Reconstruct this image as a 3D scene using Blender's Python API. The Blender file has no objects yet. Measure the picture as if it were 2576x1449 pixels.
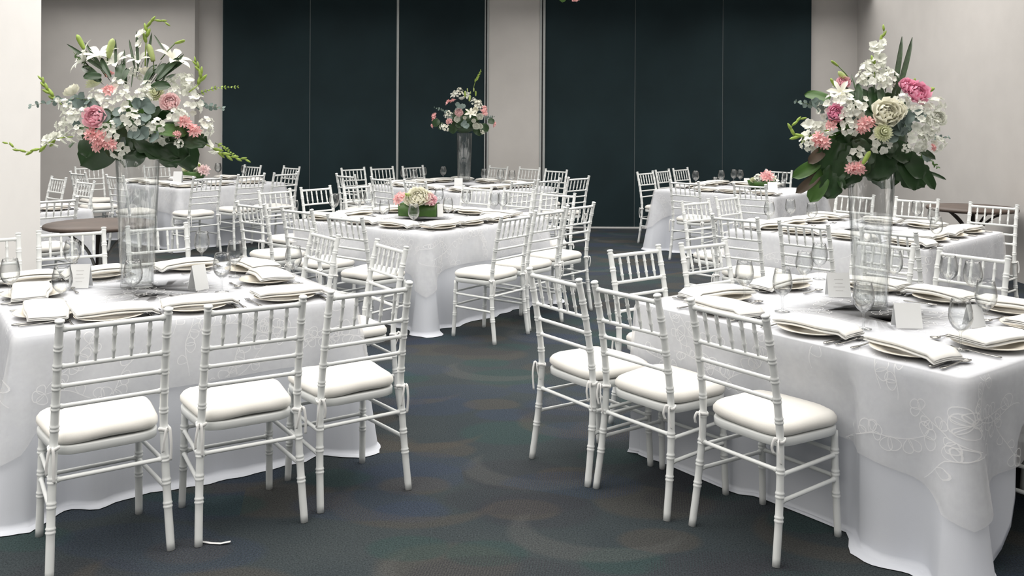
import bpy, math, random
from mathutils import Vector, Matrix, noise
random.seed(11)
PI = math.pi
sc = bpy.context.scene
COL = sc.collection

# ------------------------------------------------------------------ camera, light, exposure
CAM_H, FPX, CYPX, ROLL = 1.639, 2340.9, 290.98, 0.0052
cd = bpy.data.cameras.new('camera')
cam = bpy.data.objects.new('camera', cd)
COL.objects.link(cam)
cam.location = (0, 0, CAM_H)
cam.rotation_euler = (PI / 2, -ROLL, 0)
cd.sensor_width = 36.0
cd.lens = FPX / 2576 * 36
cd.shift_y = -(724.5 - CYPX) / 2576
cd.clip_start = 0.05
cd.clip_end = 60
sc.camera = cam

sc.view_settings.view_transform = 'Standard'
sc.view_settings.look = 'None'
sc.view_settings.gamma = 1
sc.view_settings.use_curve_mapping = False
sc.view_settings.exposure = 0.15
sc.cycles.max_bounces = 8
sc.cycles.diffuse_bounces = 4
sc.cycles.glossy_bounces = 4
sc.cycles.transmission_bounces = 8
sc.cycles.transparent_max_bounces = 24
sc.cycles.caustics_reflective = False
sc.cycles.caustics_refractive = True

w = bpy.data.worlds.new('world')
sc.world = w
w.use_nodes = True
w.node_tree.nodes['Background'].inputs[0].default_value = (0.9, 0.92, 1.0, 1)
w.node_tree.nodes['Background'].inputs[1].default_value = 0.10

CEIL = 3.45
def area(x, y, sx, sy, watts, col=(1.0, 0.965, 0.915), spread=150):
    l = bpy.data.lights.new('ceiling_lamp', 'AREA')
    l.shape = 'RECTANGLE'; l.size = sx; l.size_y = sy
    l.energy = watts; l.color = col; l.spread = math.radians(spread)
    o = bpy.data.objects.new('ceiling_lamp', l)
    o.location = (x, y, CEIL - 0.06)
    COL.objects.link(o)
for ly in (-1.4, 1.4, 4.2, 7.0, 9.8, 12.0):
    for lx in (-5.6, -2.4, 0.8, 3.9):
        area(lx, ly, 2.5, 2.2, (70 if lx < 0 else 34 if lx < 2 else 8) if ly < 3 else 58 if ly < 9 else 58 if ly < 11 else (28 if -3 < lx < 2 else 44))

# ------------------------------------------------------------------ helpers
def un(px, py, z):
    """the point of the photograph's pixel (px, py) on the horizontal plane at height z"""
    a, b = (px - 1288) / FPX, (py - CYPX) / FPX
    cr, sr = math.cos(ROLL), math.sin(ROLL)
    u = a * cr + b * sr; v = -a * sr + b * cr
    d = (CAM_H - z) / v
    return Vector((u * d, d, z))
def at(px, py, Y):
    """the point of the pixel at distance Y"""
    a, b = (px - 1288) / FPX, (py - CYPX) / FPX
    cr, sr = math.cos(ROLL), math.sin(ROLL)
    u = a * cr + b * sr; v = -a * sr + b * cr
    return Vector((u * Y, Y, CAM_H - v * Y))

def mesh(name, verts, faces, mat=None, smooth=True, fix=False):
    me = bpy.data.meshes.new(name)
    me.from_pydata([tuple(v) for v in verts], [], faces)
    if smooth:
        me.polygons.foreach_set('use_smooth', [True] * len(me.polygons))
    if mat: me.materials.append(mat)
    me.update()
    return me
def link(name, me, parent=None, loc=(0, 0, 0), rot=(0, 0, 0), scale=None):
    o = bpy.data.objects.new(name, me)
    COL.objects.link(o)
    o.location = loc; o.rotation_euler = rot
    if scale is not None: o.scale = (scale,) * 3 if not hasattr(scale, '__len__') else scale
    if parent is not None: o.parent = parent
    return o
def tag(o, label, cat, group=None):
    o['label'] = label; o['category'] = cat
    if group: o['group'] = group
    return o
def thing(name, label, cat, loc=(0, 0, 0), rz=0, group=None):
    o = bpy.data.objects.new(name, None)
    o.empty_display_size = 0.1
    COL.objects.link(o)
    o.location = loc; o.rotation_euler = (0, 0, rz)
    return tag(o, label, cat, group)
def struct(o):
    o['kind'] = 'structure'
    return o
def dup_tree(root, loc, rz):
    r = root.copy(); COL.objects.link(r)
    r.location = loc; r.rotation_euler = (0, 0, rz)
    for ch in list(root.children):
        c = ch.copy(); COL.objects.link(c); c.parent = r
        for g in list(ch.children):
            d = g.copy(); COL.objects.link(d); d.parent = c
    return r

class MB:
    def __init__(self): self.v = []; self.f = []
    def add(self, vs, fs):
        n = len(self.v); self.v += [Vector(a) for a in vs]; self.f += [tuple(i + n for i in q) for q in fs]
        return self
    def box(self, c, s, M=None):
        x, y, z = (d / 2 for d in s); c = Vector(c)
        vs = [Vector((a * x, b * y, g * z)) for a in (-1, 1) for b in (-1, 1) for g in (-1, 1)]
        vs = [(M @ v if M else v) + c for v in vs]
        return self.add(vs, [(0, 1, 3, 2), (4, 6, 7, 5), (0, 4, 5, 1), (2, 3, 7, 6), (0, 2, 6, 4), (1, 5, 7, 3)])
    def lathe(self, prof, n=16, closed_top=True, closed_bot=True, c=(0, 0, 0)):
        vs = []; fs = []; c = Vector(c)
        for r, z in prof:
            for k in range(n):
                a = 2 * PI * k / n
                vs.append(c + Vector((r * math.cos(a), r * math.sin(a), z)))
        m = len(prof)
        for i in range(m - 1):
            for k in range(n):
                k2 = (k + 1) % n
                fs.append((i * n + k, i * n + k2, (i + 1) * n + k2, (i + 1) * n + k))
        if closed_bot: fs.append(tuple(range(n))[::-1])
        if closed_top: fs.append(tuple((m - 1) * n + k for k in range(n)))
        return self.add(vs, fs)
    def tube(self, pts, radii, n=8, caps=True):
        pts = [Vector(p) for p in pts]
        if not hasattr(radii, '__len__'): radii = [radii] * len(pts)
        vs = []; fs = []
        t0 = (pts[1] - pts[0]).normalized()
        up = Vector((0, 0, 1)) if abs(t0.z) < 0.9 else Vector((1, 0, 0))
        nx = t0.cross(up).normalized()
        for i, p in enumerate(pts):
            if i == 0: t = pts[1] - pts[0]
            elif i == len(pts) - 1: t = pts[-1] - pts[-2]
            else: t = pts[i + 1] - pts[i - 1]
            t = t.normalized() if t.length > 1e-9 else t0
            nx = (nx - t * nx.dot(t)).normalized(); ny = t.cross(nx)
            for k in range(n):
                a = 2 * PI * k / n
                vs.append(p + (nx * math.cos(a) + ny * math.sin(a)) * radii[i])
        for i in range(len(pts) - 1):
            for k in range(n):
                k2 = (k + 1) % n
                fs.append((i * n + k, i * n + k2, (i + 1) * n + k2, (i + 1) * n + k))
        if caps:
            fs.append(tuple(range(n))[::-1]); fs.append(tuple((len(pts) - 1) * n + k for k in range(n)))
        return self.add(vs, fs)
    def grid(self, rows, close=False):
        """rows of equal length"""
        n = len(rows[0]); vs = [p for r in rows for p in r]; fs = []
        for i in range(len(rows) - 1):
            for k in range(n if close else n - 1):
                k2 = (k + 1) % n
                fs.append((i * n + k, i * n + k2, (i + 1) * n + k2, (i + 1) * n + k))
        return self.add(vs, fs)
    def xf(self, M):
        self.v = [M @ v for v in self.v]; return self
    def merge(self, other, M=None):
        return self.add([(M @ v if M else v) for v in other.v], other.f)
    def me(self, name, mat, smooth=True):
        return mesh(name, self.v, self.f, mat, smooth)

def catmull(pts, n):
    P = [Vector(p) for p in pts]; P = [P[0] * 2 - P[1]] + P + [P[-1] * 2 - P[-2]]
    out = []
    for i in range(1, len(P) - 2):
        for k in range(n):
            t = k / n; a, b, c, d = P[i - 1], P[i], P[i + 1], P[i + 2]
            out.append(0.5 * ((2 * b) + (c - a) * t + (2 * a - 5 * b + 4 * c - d) * t * t + (3 * b - a - 3 * c + d) * t ** 3))
    out.append(P[-2])
    return out
def frame(d, twist=0.0):
    """matrix whose +z is the direction d"""
    d = Vector(d).normalized()
    q = d.to_track_quat('Z', 'Y')
    return (q.to_matrix() @ Matrix.Rotation(twist, 3, 'Z'))
def smooth01(a, b, x):
    t = min(1, max(0, (x - a) / (b - a))); return t * t * (3 - 2 * t)

# ------------------------------------------------------------------ materials
def mat(name, col, rough=0.5, metal=0.0, noise_amt=0.0, noise_scale=20.0, bump=0.0, bump_scale=200.0, sss=0.0, spec=0.5, trans=0.0, col2=None, sheen=0.0):
    m = bpy.data.materials.new(name); m.use_nodes = True
    nt = m.node_tree; b = nt.nodes['Principled BSDF']
    b.inputs['Base Color'].default_value = (*col, 1)
    b.inputs['Roughness'].default_value = rough
    b.inputs['Metallic'].default_value = metal
    b.inputs['Specular IOR Level'].default_value = spec
    if sheen: b.inputs['Sheen Weight'].default_value = sheen
    tc = None
    if noise_amt or col2:
        tc = nt.nodes.new('ShaderNodeTexCoord')
        n = nt.nodes.new('ShaderNodeTexNoise'); n.inputs['Scale'].default_value = noise_scale; n.inputs['Detail'].default_value = 4
        nt.links.new(tc.outputs['Object'], n.inputs['Vector'])
        r = nt.nodes.new('ShaderNodeValToRGB')
        c2 = col2 or tuple(c * (1 - noise_amt) for c in col)
        r.color_ramp.elements[0].color = (*c2, 1); r.color_ramp.elements[0].position = 0.35
        r.color_ramp.elements[1].color = (*col, 1); r.color_ramp.elements[1].position = 0.65
        nt.links.new(n.outputs['Fac'], r.inputs['Fac'])
        nt.links.new(r.outputs['Color'], b.inputs['Base Color'])
    if bump:
        tc = tc or nt.nodes.new('ShaderNodeTexCoord')
        n2 = nt.nodes.new('ShaderNodeTexNoise'); n2.inputs['Scale'].default_value = bump_scale; n2.inputs['Detail'].default_value = 3
        nt.links.new(tc.outputs['Object'], n2.inputs['Vector'])
        bp = nt.nodes.new('ShaderNodeBump'); bp.inputs['Strength'].default_value = bump; bp.inputs['Distance'].default_value = 0.004
        nt.links.new(n2.outputs['Fac'], bp.inputs['Height'])
        nt.links.new(bp.outputs['Normal'], b.inputs['Normal'])
    if trans:
        t = nt.nodes.new('ShaderNodeBsdfTranslucent'); t.inputs['Color'].default_value = (*col, 1)
        mx = nt.nodes.new('ShaderNodeMixShader'); mx.inputs[0].default_value = trans
        out = nt.nodes['Material Output']
        nt.links.new(b.outputs[0], mx.inputs[1]); nt.links.new(t.outputs[0], mx.inputs[2])
        nt.links.new(mx.outputs[0], out.inputs[0])
    return m
def mat_thin_glass(name, tint=(0.96, 0.98, 0.98), edge=(0.55, 0.57, 0.57), power=2.2, refl=0.5, extra=0.03):
    """thin clear glass: seen through face on, darker and more mirror-like towards its outline"""
    m = bpy.data.materials.new(name); m.use_nodes = True
    nt = m.node_tree; nt.nodes.clear()
    out = nt.nodes.new('ShaderNodeOutputMaterial')
    tr = nt.nodes.new('ShaderNodeBsdfTransparent')
    gl = nt.nodes.new('ShaderNodeBsdfGlossy'); gl.inputs['Roughness'].default_value = 0.03
    lw = nt.nodes.new('ShaderNodeLayerWeight'); lw.inputs[0].default_value = 0.5
    pw = nt.nodes.new('ShaderNodeMath'); pw.operation = 'POWER'; pw.inputs[1].default_value = power
    nt.links.new(lw.outputs['Facing'], pw.inputs[0])
    mxc = nt.nodes.new('ShaderNodeMix'); mxc.data_type = 'RGBA'
    mxc.inputs[6].default_value = (*tint, 1); mxc.inputs[7].default_value = (*edge, 1)
    nt.links.new(pw.outputs[0], mxc.inputs[0]); nt.links.new(mxc.outputs[2], tr.inputs[0])
    ma = nt.nodes.new('ShaderNodeMath'); ma.operation = 'MULTIPLY_ADD'; ma.inputs[1].default_value = refl; ma.inputs[2].default_value = extra
    nt.links.new(pw.outputs[0], ma.inputs[0])
    mx = nt.nodes.new('ShaderNodeMixShader')
    nt.links.new(ma.outputs[0], mx.inputs[0]); nt.links.new(tr.outputs[0], mx.inputs[1]); nt.links.new(gl.outputs[0], mx.inputs[2])
    nt.links.new(mx.outputs[0], out.inputs[0])
    return m
def mat_sheer(name, col, cover):
    m = bpy.data.materials.new(name); m.use_nodes = True
    nt = m.node_tree; nt.nodes.clear()
    out = nt.nodes.new('ShaderNodeOutputMaterial')
    tr = nt.nodes.new('ShaderNodeBsdfTransparent')
    df = nt.nodes.new('ShaderNodeBsdfDiffuse'); df.inputs[0].default_value = (*col, 1)
    tl = nt.nodes.new('ShaderNodeBsdfTranslucent'); tl.inputs[0].default_value = (*col, 1)
    m1 = nt.nodes.new('ShaderNodeMixShader'); m1.inputs[0].default_value = 0.35
    nt.links.new(df.outputs[0], m1.inputs[1]); nt.links.new(tl.outputs[0], m1.inputs[2])
    tc = nt.nodes.new('ShaderNodeTexCoord')
    n = nt.nodes.new('ShaderNodeTexNoise'); n.inputs['Scale'].default_value = 9; n.inputs['Detail'].default_value = 5
    nt.links.new(tc.outputs['Object'], n.inputs['Vector'])
    mr = nt.nodes.new('ShaderNodeMapRange'); mr.inputs[1].default_value = 0.3; mr.inputs[2].default_value = 0.7
    mr.inputs[3].default_value = cover * 0.75; mr.inputs[4].default_value = cover * 1.2
    nt.links.new(n.outputs['Fac'], mr.inputs[0])
    m2 = nt.nodes.new('ShaderNodeMixShader')
    nt.links.new(mr.outputs[0], m2.inputs[0]); nt.links.new(tr.outputs[0], m2.inputs[1]); nt.links.new(m1.outputs[0], m2.inputs[2])
    nt.links.new(m2.outputs[0], out.inputs[0])
    return m
def fade(m, keep):
    nt = m.node_tree; out = nt.nodes['Material Output']; src = out.inputs[0].links[0].from_socket
    tr = nt.nodes.new('ShaderNodeBsdfTransparent'); mx = nt.nodes.new('ShaderNodeMixShader'); mx.inputs[0].default_value = keep
    nt.links.new(tr.outputs[0], mx.inputs[1]); nt.links.new(src, mx.inputs[2]); nt.links.new(mx.outputs[0], out.inputs[0])
    return m
def mat_water(name):
    m = bpy.data.materials.new(name); m.use_nodes = True
    nt = m.node_tree; nt.nodes.clear()
    out = nt.nodes.new('ShaderNodeOutputMaterial')
    g = nt.nodes.new('ShaderNodeBsdfGlass'); g.inputs['IOR'].default_value = 1.33; g.inputs['Roughness'].default_value = 0.0
    g.inputs['Color'].default_value = (0.99, 1.0, 0.995, 1)
    tr = nt.nodes.new('ShaderNodeBsdfTransparent'); tr.inputs[0].default_value = (0.985, 0.99, 0.99, 1)
    mx = nt.nodes.new('ShaderNodeMixShader'); mx.inputs[0].default_value = 0.22
    nt.links.new(tr.outputs[0], mx.inputs[1]); nt.links.new(g.outputs[0], mx.inputs[2])
    nt.links.new(mx.outputs[0], out.inputs[0])
    return m
def mat_carpet():
    m = bpy.data.materials.new('carpet'); m.use_nodes = True
    nt = m.node_tree; N = nt.nodes.new; L = nt.links.new
    b = nt.nodes['Principled BSDF']; b.inputs['Roughness'].default_value = 0.95; b.inputs['Specular IOR Level'].default_value = 0.1
    geo = N('ShaderNodeNewGeometry')
    def mapping(scale, loc=(0, 0, 0), rz=0.0):
        mp = N('ShaderNodeMapping'); mp.inputs['Scale'].default_value = scale; mp.inputs['Location'].default_value = loc
        mp.inputs['Rotation'].default_value = (0, 0, rz)
        L(geo.outputs['Position'], mp.inputs['Vector']); return mp.outputs[0]
    base = N('ShaderNodeTexNoise'); base.inputs['Scale'].default_value = 1.1; base.inputs['Detail'].default_value = 3
    L(geo.outputs['Position'], base.inputs['Vector'])
    ramp = N('ShaderNodeValToRGB')
    ramp.color_ramp.elements[0].color = (0.029, 0.037, 0.042, 1); ramp.color_ramp.elements[0].position = 0.35
    ramp.color_ramp.elements[1].color = (0.040, 0.048, 0.051, 1); ramp.color_ramp.elements[1].position = 0.65
    L(base.outputs['Fac'], ramp.inputs['Fac'])
    col = ramp.outputs['Color']
    def ribs(rz, scale):
        wv = N('ShaderNodeTexWave'); wv.inputs['Scale'].default_value = scale; wv.inputs['Distortion'].default_value = 1.5
        wv.inputs['Detail'].default_value = 2
        L(mapping((1, 1, 1), (0, 0, 0), rz), wv.inputs['Vector']); return wv.outputs['Fac']
    def layer(col, scale, loc, rz, colors, r0, r1, strength, crescent=None, rib=None):
        v = N('ShaderNodeTexVoronoi'); v.voronoi_dimensions = '2D'; v.inputs['Scale'].default_value = 1.0; v.inputs['Randomness'].default_value = 0.75
        L(mapping(scale, loc, rz), v.inputs['Vector'])
        mr = N('ShaderNodeMapRange'); mr.inputs[1].default_value = r0; mr.inputs[2].default_value = r1
        mr.inputs[3].default_value = strength; mr.inputs[4].default_value = 0.0
        L(v.outputs['Distance'], mr.inputs[0]); fac = mr.outputs[0]
        if crescent:
            ofs = N('ShaderNodeVectorMath'); ofs.operation = 'DISTANCE'
            sh = N('ShaderNodeVectorMath'); sh.operation = 'ADD'; sh.inputs[1].default_value = (crescent[0], crescent[1], 0)
            L(v.outputs['Position'], sh.inputs[0])
            L(mapping(scale, loc, rz), ofs.inputs[0]); L(sh.outputs[0], ofs.inputs[1])
            mr2 = N('ShaderNodeMapRange'); mr2.inputs[1].default_value = r0 * 0.95; mr2.inputs[2].default_value = r1 * 0.95
            L(ofs.outputs['Value'], mr2.inputs[0])
            mm = N('ShaderNodeMath'); mm.operation = 'MULTIPLY'; L(fac, mm.inputs[0]); L(mr2.outputs[0], mm.inputs[1]); fac = mm.outputs[0]
        if rib:
            mm = N('ShaderNodeMath'); mm.operation = 'MULTIPLY'; L(fac, mm.inputs[0]); L(ribs(*rib), mm.inputs[1]); fac = mm.outputs[0]
        sep = N('ShaderNodeSeparateColor'); L(v.outputs['Color'], sep.inputs[0])
        cr = N('ShaderNodeValToRGB'); cr.color_ramp.interpolation = 'CONSTANT'
        els = cr.color_ramp.elements
        while len(els) < len(colors): els.new(0.5)
        for i, c in enumerate(colors):
            els[i].position = i / len(colors); els[i].color = (*c, 1)
        L(sep.outputs[0], cr.inputs['Fac'])
        mx = N('ShaderNodeMix'); mx.data_type = 'RGBA'
        L(fac, mx.inputs[0]); L(col, mx.inputs[6]); L(cr.outputs['Color'], mx.inputs[7])
        return mx.outputs[2]
    green, brown, blue, plum, grey = (0.023, 0.050, 0.047), (0.062, 0.054, 0.045), (0.030, 0.041, 0.068), (0.030, 0.030, 0.036), (0.066, 0.068, 0.067)
    col = layer(col, (1.3, 1.9, 1), (0.3, 0.1, 0), 0.0, [brown, green, plum, brown, blue], 0.30, 0.37, 0.42)
    col = layer(col, (1.7, 2.6, 1), (4.1, 2.7, 0), 0.2, [green, brown, blue, green], 0.24, 0.30, 0.42)
    col = layer(col, (1.1, 1.5, 1), (7.3, 5.2, 0), -0.1, [grey, brown, grey], 0.36, 0.40, 0.42, crescent=(0.08, 0.14))
    col = layer(col, (1.2, 2.4, 1), (2.3, 9.1, 0), 0.1, [blue, brown, plum, blue], 0.35, 0.40, 0.65, rib=(0.15, 30))
    nz = N('ShaderNodeTexNoise'); nz.inputs['Scale'].default_value = 160; nz.inputs['Detail'].default_value = 2
    L(geo.outputs['Position'], nz.inputs['Vector'])
    mul = N('ShaderNodeMix'); mul.data_type = 'RGBA'; mul.blend_type = 'MULTIPLY'; mul.inputs[0].default_value = 0.8
    rr = N('ShaderNodeValToRGB'); rr.color_ramp.elements[0].color = (0.45, 0.45, 0.45, 1); rr.color_ramp.elements[0].position = 0.3
    rr.color_ramp.elements[1].color = (1.5, 1.5, 1.5, 1); rr.color_ramp.elements[1].position = 0.7
    L(nz.outputs['Fac'], rr.inputs['Fac'])
    L(col, mul.inputs[6]); L(rr.outputs['Color'], mul.inputs[7])
    L(mul.outputs[2], b.inputs['Base Color'])
    bp = N('ShaderNodeBump'); bp.inputs['Strength'].default_value = 0.5; bp.inputs['Distance'].default_value = 0.004
    L(nz.outputs['Fac'], bp.inputs['Height']); L(bp.outputs['Normal'], b.inputs['Normal'])
    return m

M_wall = mat('grey_paint', (0.53, 0.512, 0.497), 0.85, noise_amt=0.05, noise_scale=3, bump=0.08, bump_scale=60)
M_pillar = mat('white_paint', (0.86, 0.845, 0.83), 0.8, noise_amt=0.03, noise_scale=3, bump=0.08, bump_scale=60)
M_ceil = mat('ceiling_paint', (0.72, 0.71, 0.69), 0.9, noise_amt=0.03, noise_scale=2)
M_panel = mat('dark_teal_fabric', (0.0130, 0.027, 0.032), 0.8, noise_amt=0.25, noise_scale=1.2, bump=0.25, bump_scale=300, spec=0.2)
M_alu = mat('aluminium_trim', (0.40, 0.42, 0.42), 0.5, metal=0.3, noise_amt=0.05)
M_joint = mat('grey_joint', (0.10, 0.12, 0.125), 0.5, noise_amt=0.05)
M_dark = mat('dark_gap', (0.03, 0.03, 0.035), 0.8, noise_amt=0.05)
M_skirt = mat('pale_skirting', (0.62, 0.62, 0.62), 0.6, noise_amt=0.05)
M_carpet = mat_carpet()
M_chair = mat('white_lacquer', (0.73, 0.75, 0.745), 0.32, noise_amt=0.02, noise_scale=15, spec=0.5)
M_cush = mat('cream_cotton', (0.72, 0.705, 0.67), 0.9, noise_amt=0.03, noise_scale=9, bump=0.12, bump_scale=90, spec=0.2)
M_rib = mat('white_ribbon', (0.86, 0.86, 0.85), 0.7, noise_amt=0.02)
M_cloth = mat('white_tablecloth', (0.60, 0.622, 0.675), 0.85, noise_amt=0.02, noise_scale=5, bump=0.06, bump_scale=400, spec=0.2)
M_sheer = mat_sheer('sheer_organza', (0.84, 0.84, 0.845), 0.42)
M_emb = fade(mat('embroidery_thread', (0.88, 0.88, 0.88), 0.5, noise_amt=0.02, trans=0.2), 0.55)
M_napkin = mat('white_napkin', (0.76, 0.755, 0.73), 0.9, noise_amt=0.02, noise_scale=8, bump=0.08, bump_scale=150, spec=0.2)
M_plate = mat('ivory_china', (0.80, 0.75, 0.66), 0.18, noise_amt=0.02)
M_steel = mat('polished_steel', (0.34, 0.335, 0.32), 0.2, metal=1.0, noise_amt=0.04)
M_glass = mat_thin_glass('clear_glass', (0.985, 0.99, 0.99), (0.52, 0.53, 0.53), 1.8, 0.55, 0.04)
M_vase = mat_thin_glass('vase_glass', (0.992, 0.995, 0.995), (0.62, 0.64, 0.64), 3.6, 0.5, 0.045)
M_water = mat_water('water')
M_card = mat('white_card', (0.70, 0.71, 0.71), 0.7, noise_amt=0.01)
M_ink = mat('pale_ink', (0.58, 0.58, 0.58), 0.8, noise_amt=0.02)
M_wood = mat('brown_tabletop', (0.085, 0.060, 0.048), 0.5, noise_amt=0.3, noise_scale=6)
M_iron = mat('dark_iron', (0.05, 0.04, 0.035), 0.5, noise_amt=0.1)
M_grayiron = mat('grey_iron', (0.25, 0.25, 0.24), 0.5, noise_amt=0.1)
M_plywood = mat('table_plywood', (0.35, 0.25, 0.16), 0.6, noise_amt=0.2, noise_scale=4)

# ------------------------------------------------------------------ room
WY = 13.62
def slab(name, c, s, m, parent=None):
    o = link(name, MB().box((0, 0, 0), s).me(name, m, smooth=False), parent, c)
    return o
XL, XR, YF = -8.2, 5.08, -3.2
struct(slab('floor', ((XL + XR) / 2, (WY + YF) / 2, -0.05), (XR - XL + 0.4, WY - YF + 0.4, 0.1), M_carpet))
struct(slab('ceiling', ((XL + XR) / 2, (WY + YF) / 2, CEIL + 0.05), (XR - XL + 0.4, WY - YF + 0.4, 0.1), M_ceil))
wb = struct(slab('wall_back', ((XL + XR) / 2, WY + 0.2, CEIL / 2), (XR - XL + 0.4, 0.1, CEIL), M_wall))
struct(slab('wall_right', (XR + 0.05, (WY + YF) / 2, CEIL / 2), (0.1, WY - YF + 0.6, CEIL), M_wall))
struct(slab('wall_left', (XL - 0.05, (WY + YF) / 2, CEIL / 2), (0.1, WY - YF + 0.6, CEIL), M_wall))
struct(slab('wall_front', ((XL + XR) / 2, YF - 0.05, CEIL / 2), (XR - XL + 0.4, 0.1, CEIL), M_wall))
def X(px, y=WY): return (px - 1288) / FPX * y
def wall_piece(x0, x1, y, name, m, parent, th=None):
    th = th or (WY + 0.15 - y)
    return slab(name, ((x0 + x1) / 2 - parent.location.x, y + th / 2 - parent.location.y, CEIL / 2 - parent.location.z), (x1 - x0, th, CEIL - 0.002), m, parent)
# grey wall sections between and beside the dark partition panels
wall_piece(XL, X(495), WY - 0.10, 'wall_section', M_wall, wb)
wall_piece(X(495), X(558), WY + 0.08, 'wall_section', M_wall, wb)
wall_piece(X(1229), X(1357), WY - 0.02, 'wall_section', M_wall, wb)
wall_piece(X(2041), XR, WY + 0.08, 'wall_section', M_wall, wb)
for x0, x1 in ((560, 778), (780, 997), (1003, 1218), (1371, 1596), (1598, 1817), (1819, 2040)):
    p = wall_piece(X(x0), X(x1), WY, 'partition_panel', M_panel, wb, 0.08)
# aluminium edge trims and joints
def trim(i, x0, x1, y, m):
    o = struct(slab('trim_%d' % i, ((x0 + x1) / 2, y + 0.06, CEIL / 2), (x1 - x0, 0.12, CEIL - 0.004), m))
trim(1, X(558.4), X(559.7), WY - 0.005, M_alu)
trim(2, X(778.2), X(779.8), WY + 0.004, M_joint)
trim(3, X(997.2), X(1002.8), WY - 0.012, M_alu)
trim(4, X(1218.2), X(1221), WY - 0.02, M_alu)
trim(5, X(1221.2), X(1224.5), WY + 0.0, M_dark)
trim(6, X(1224.7), X(1228.8), WY - 0.03, M_alu)
trim(7, X(1357.2), X(1362), WY - 0.03, M_alu)
trim(8, X(1362.2), X(1364.8), WY - 0.0, M_dark)
trim(9, X(1365), X(1370.8), WY - 0.035, M_alu)
trim(10, X(1596.3), X(1597.7), WY + 0.004, M_joint)
trim(11, X(1817.3), X(1818.7), WY + 0.006, M_joint)
struct(slab('baseboard_back', ((X(560) + X(1218)) / 2, WY - 0.012, 0.011), (X(1218) - X(560), 0.02, 0.022), M_skirt))
struct(slab('baseboard_back', ((X(1372) + X(2040)) / 2, WY - 0.012, 0.011), (X(2040) - X(1372), 0.02, 0.022), M_skirt))
# white pillar at the left edge
pl = struct(slab('wall_pillar', (-3.495 - 0.35, 6.55, CEIL / 2), (0.70, 0.70, CEIL - 0.002), M_pillar))

# ------------------------------------------------------------------ chair
def ringed(z, base, rings, amp=0.0032, w=0.0042, gap=0.0065):
    r = base
    for zr in rings:
        for q in (zr - gap, zr + gap):
            r += amp * math.exp(-((z - q) / w) ** 2)
    return r
def arclen(pts):
    a = [0.0]
    for i in range(1, len(pts)): a.append(a[-1] + (pts[i] - pts[i - 1]).length)
    return a
def resample_dense(pts, special, coarse=0.03):
    """points of the curve at coarse steps plus fine steps around the heights in special"""
    zs = set()
    z0, z1 = pts[0].z, pts[-1].z
    k = 0
    while z0 + k * coarse < z1: zs.add(round(z0 + k * coarse, 4)); k += 1
    for s in special:
        for d in (-0.015, -0.0105, -0.0065, -0.003, 0.0, 0.003, 0.0065, 0.0105, 0.015):
            if z0 < s + d < z1: zs.add(round(s + d, 4))
    zs.add(round(z1, 4)); out = []
    for z in sorted(zs):
        for i in range(len(pts) - 1):
            if pts[i].z <= z <= pts[i + 1].z + 1e-6:
                t = (z - pts[i].z) / max(1e-9, pts[i + 1].z - pts[i].z)
                out.append(pts[i].lerp(pts[i + 1], t)); break
    return out
POST = [(0.207, -0.200, 0.0), (0.199, -0.173, 0.2), (0.191, -0.158, 0.40), (0.187, -0.166, 0.55), (0.1845, -0.200, 0.75), (0.184, -0.233, 0.893)]
PRING = [0.165, 0.25, 0.335, 0.445, 0.52, 0.597, 0.672, 0.745, 0.815]
def post_xy(z):
    pts = catmull(POST, 12)
    for i in range(len(pts) - 1):
        if pts[i].z <= z <= pts[i + 1].z:
            t = (z - pts[i].z) / max(1e-9, pts[i + 1].z - pts[i].z); return pts[i].lerp(pts[i + 1], t)
    return pts[-1]
def post_mesh(side):
    pts = resample_dense(catmull(POST, 12), PRING)
    rad = [ringed(p.z, 0.0152 - 0.0012 * p.z, PRING) for p in pts]
    top = pts[-1]; d = (pts[-1] - pts[-2]).normalized()
    for h, r in ((0.004, 0.0152), (0.008, 0.0165), (0.012, 0.0125), (0.016, 0.0128), (0.019, 0.0168), (0.024, 0.0172), (0.0275, 0.013), (0.029, 0.006)):
        pts.append(top + d * h); rad.append(r)
    mb = MB().tube(pts, rad, 10)
    if side < 0: mb.v = [Vector((-v.x, v.y, v.z)) for v in mb.v]; mb.f = [f[::-1] for f in mb.f]
    return mb.me('back_post', M_chair)
def leg_mesh(side):
    P = [Vector((0.184, 0.203, 0.0)), Vector((0.180, 0.193, 0.20)), Vector((0.177, 0.186, 0.415))]
    R = [0.165, 0.25, 0.335]
    pts = resample_dense(catmull(P, 8), R)
    mb = MB().tube(pts, [ringed(p.z, 0.0145, R) for p in pts], 10)
    if side < 0: mb.v = [Vector((-v.x, v.y, v.z)) for v in mb.v]; mb.f = [f[::-1] for f in mb.f]
    return mb.me('leg', M_chair)
def rod(a, b, r, name, rings=(), n=8):
    a = Vector(a); b = Vector(b); L = (b - a).length
    ts = {0.0, 1.0}
    for q in rings:
        for d in (-0.012, -0.006, 0, 0.006, 0.012): ts.add(q + d / L)
    ts = sorted(t for t in ts if 0 <= t <= 1)
    rad = []
    for t in ts:
        rr = r
        for q in rings: rr += 0.0028 * math.exp(-(((t - q) * L) / 0.005) ** 2)
        rad.append(rr)
    return MB().tube([a.lerp(b, t) for t in ts], rad, n).me(name, M_chair)
def spindle_mesh(xx):
    a = post_xy(0.747); b = post_xy(0.882)
    A = Vector((xx, a.y, 0.747)); B = Vector((xx * 1.0, b.y, 0.882)); L = (B - A).length
    prof = [(0, .0052), (.08, .0058), (.22, .0068), (.27, .0098), (.31, .0068), (.50, .0078), (.66, .0068), (.70, .0098), (.74, .0070), (.84, .0082), (.95, .0062), (1, .0055)]
    return MB().tube([A.lerp(B, t) for t, _ in prof], [r for _, r in prof], 8).me('spindle', M_chair)
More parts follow.
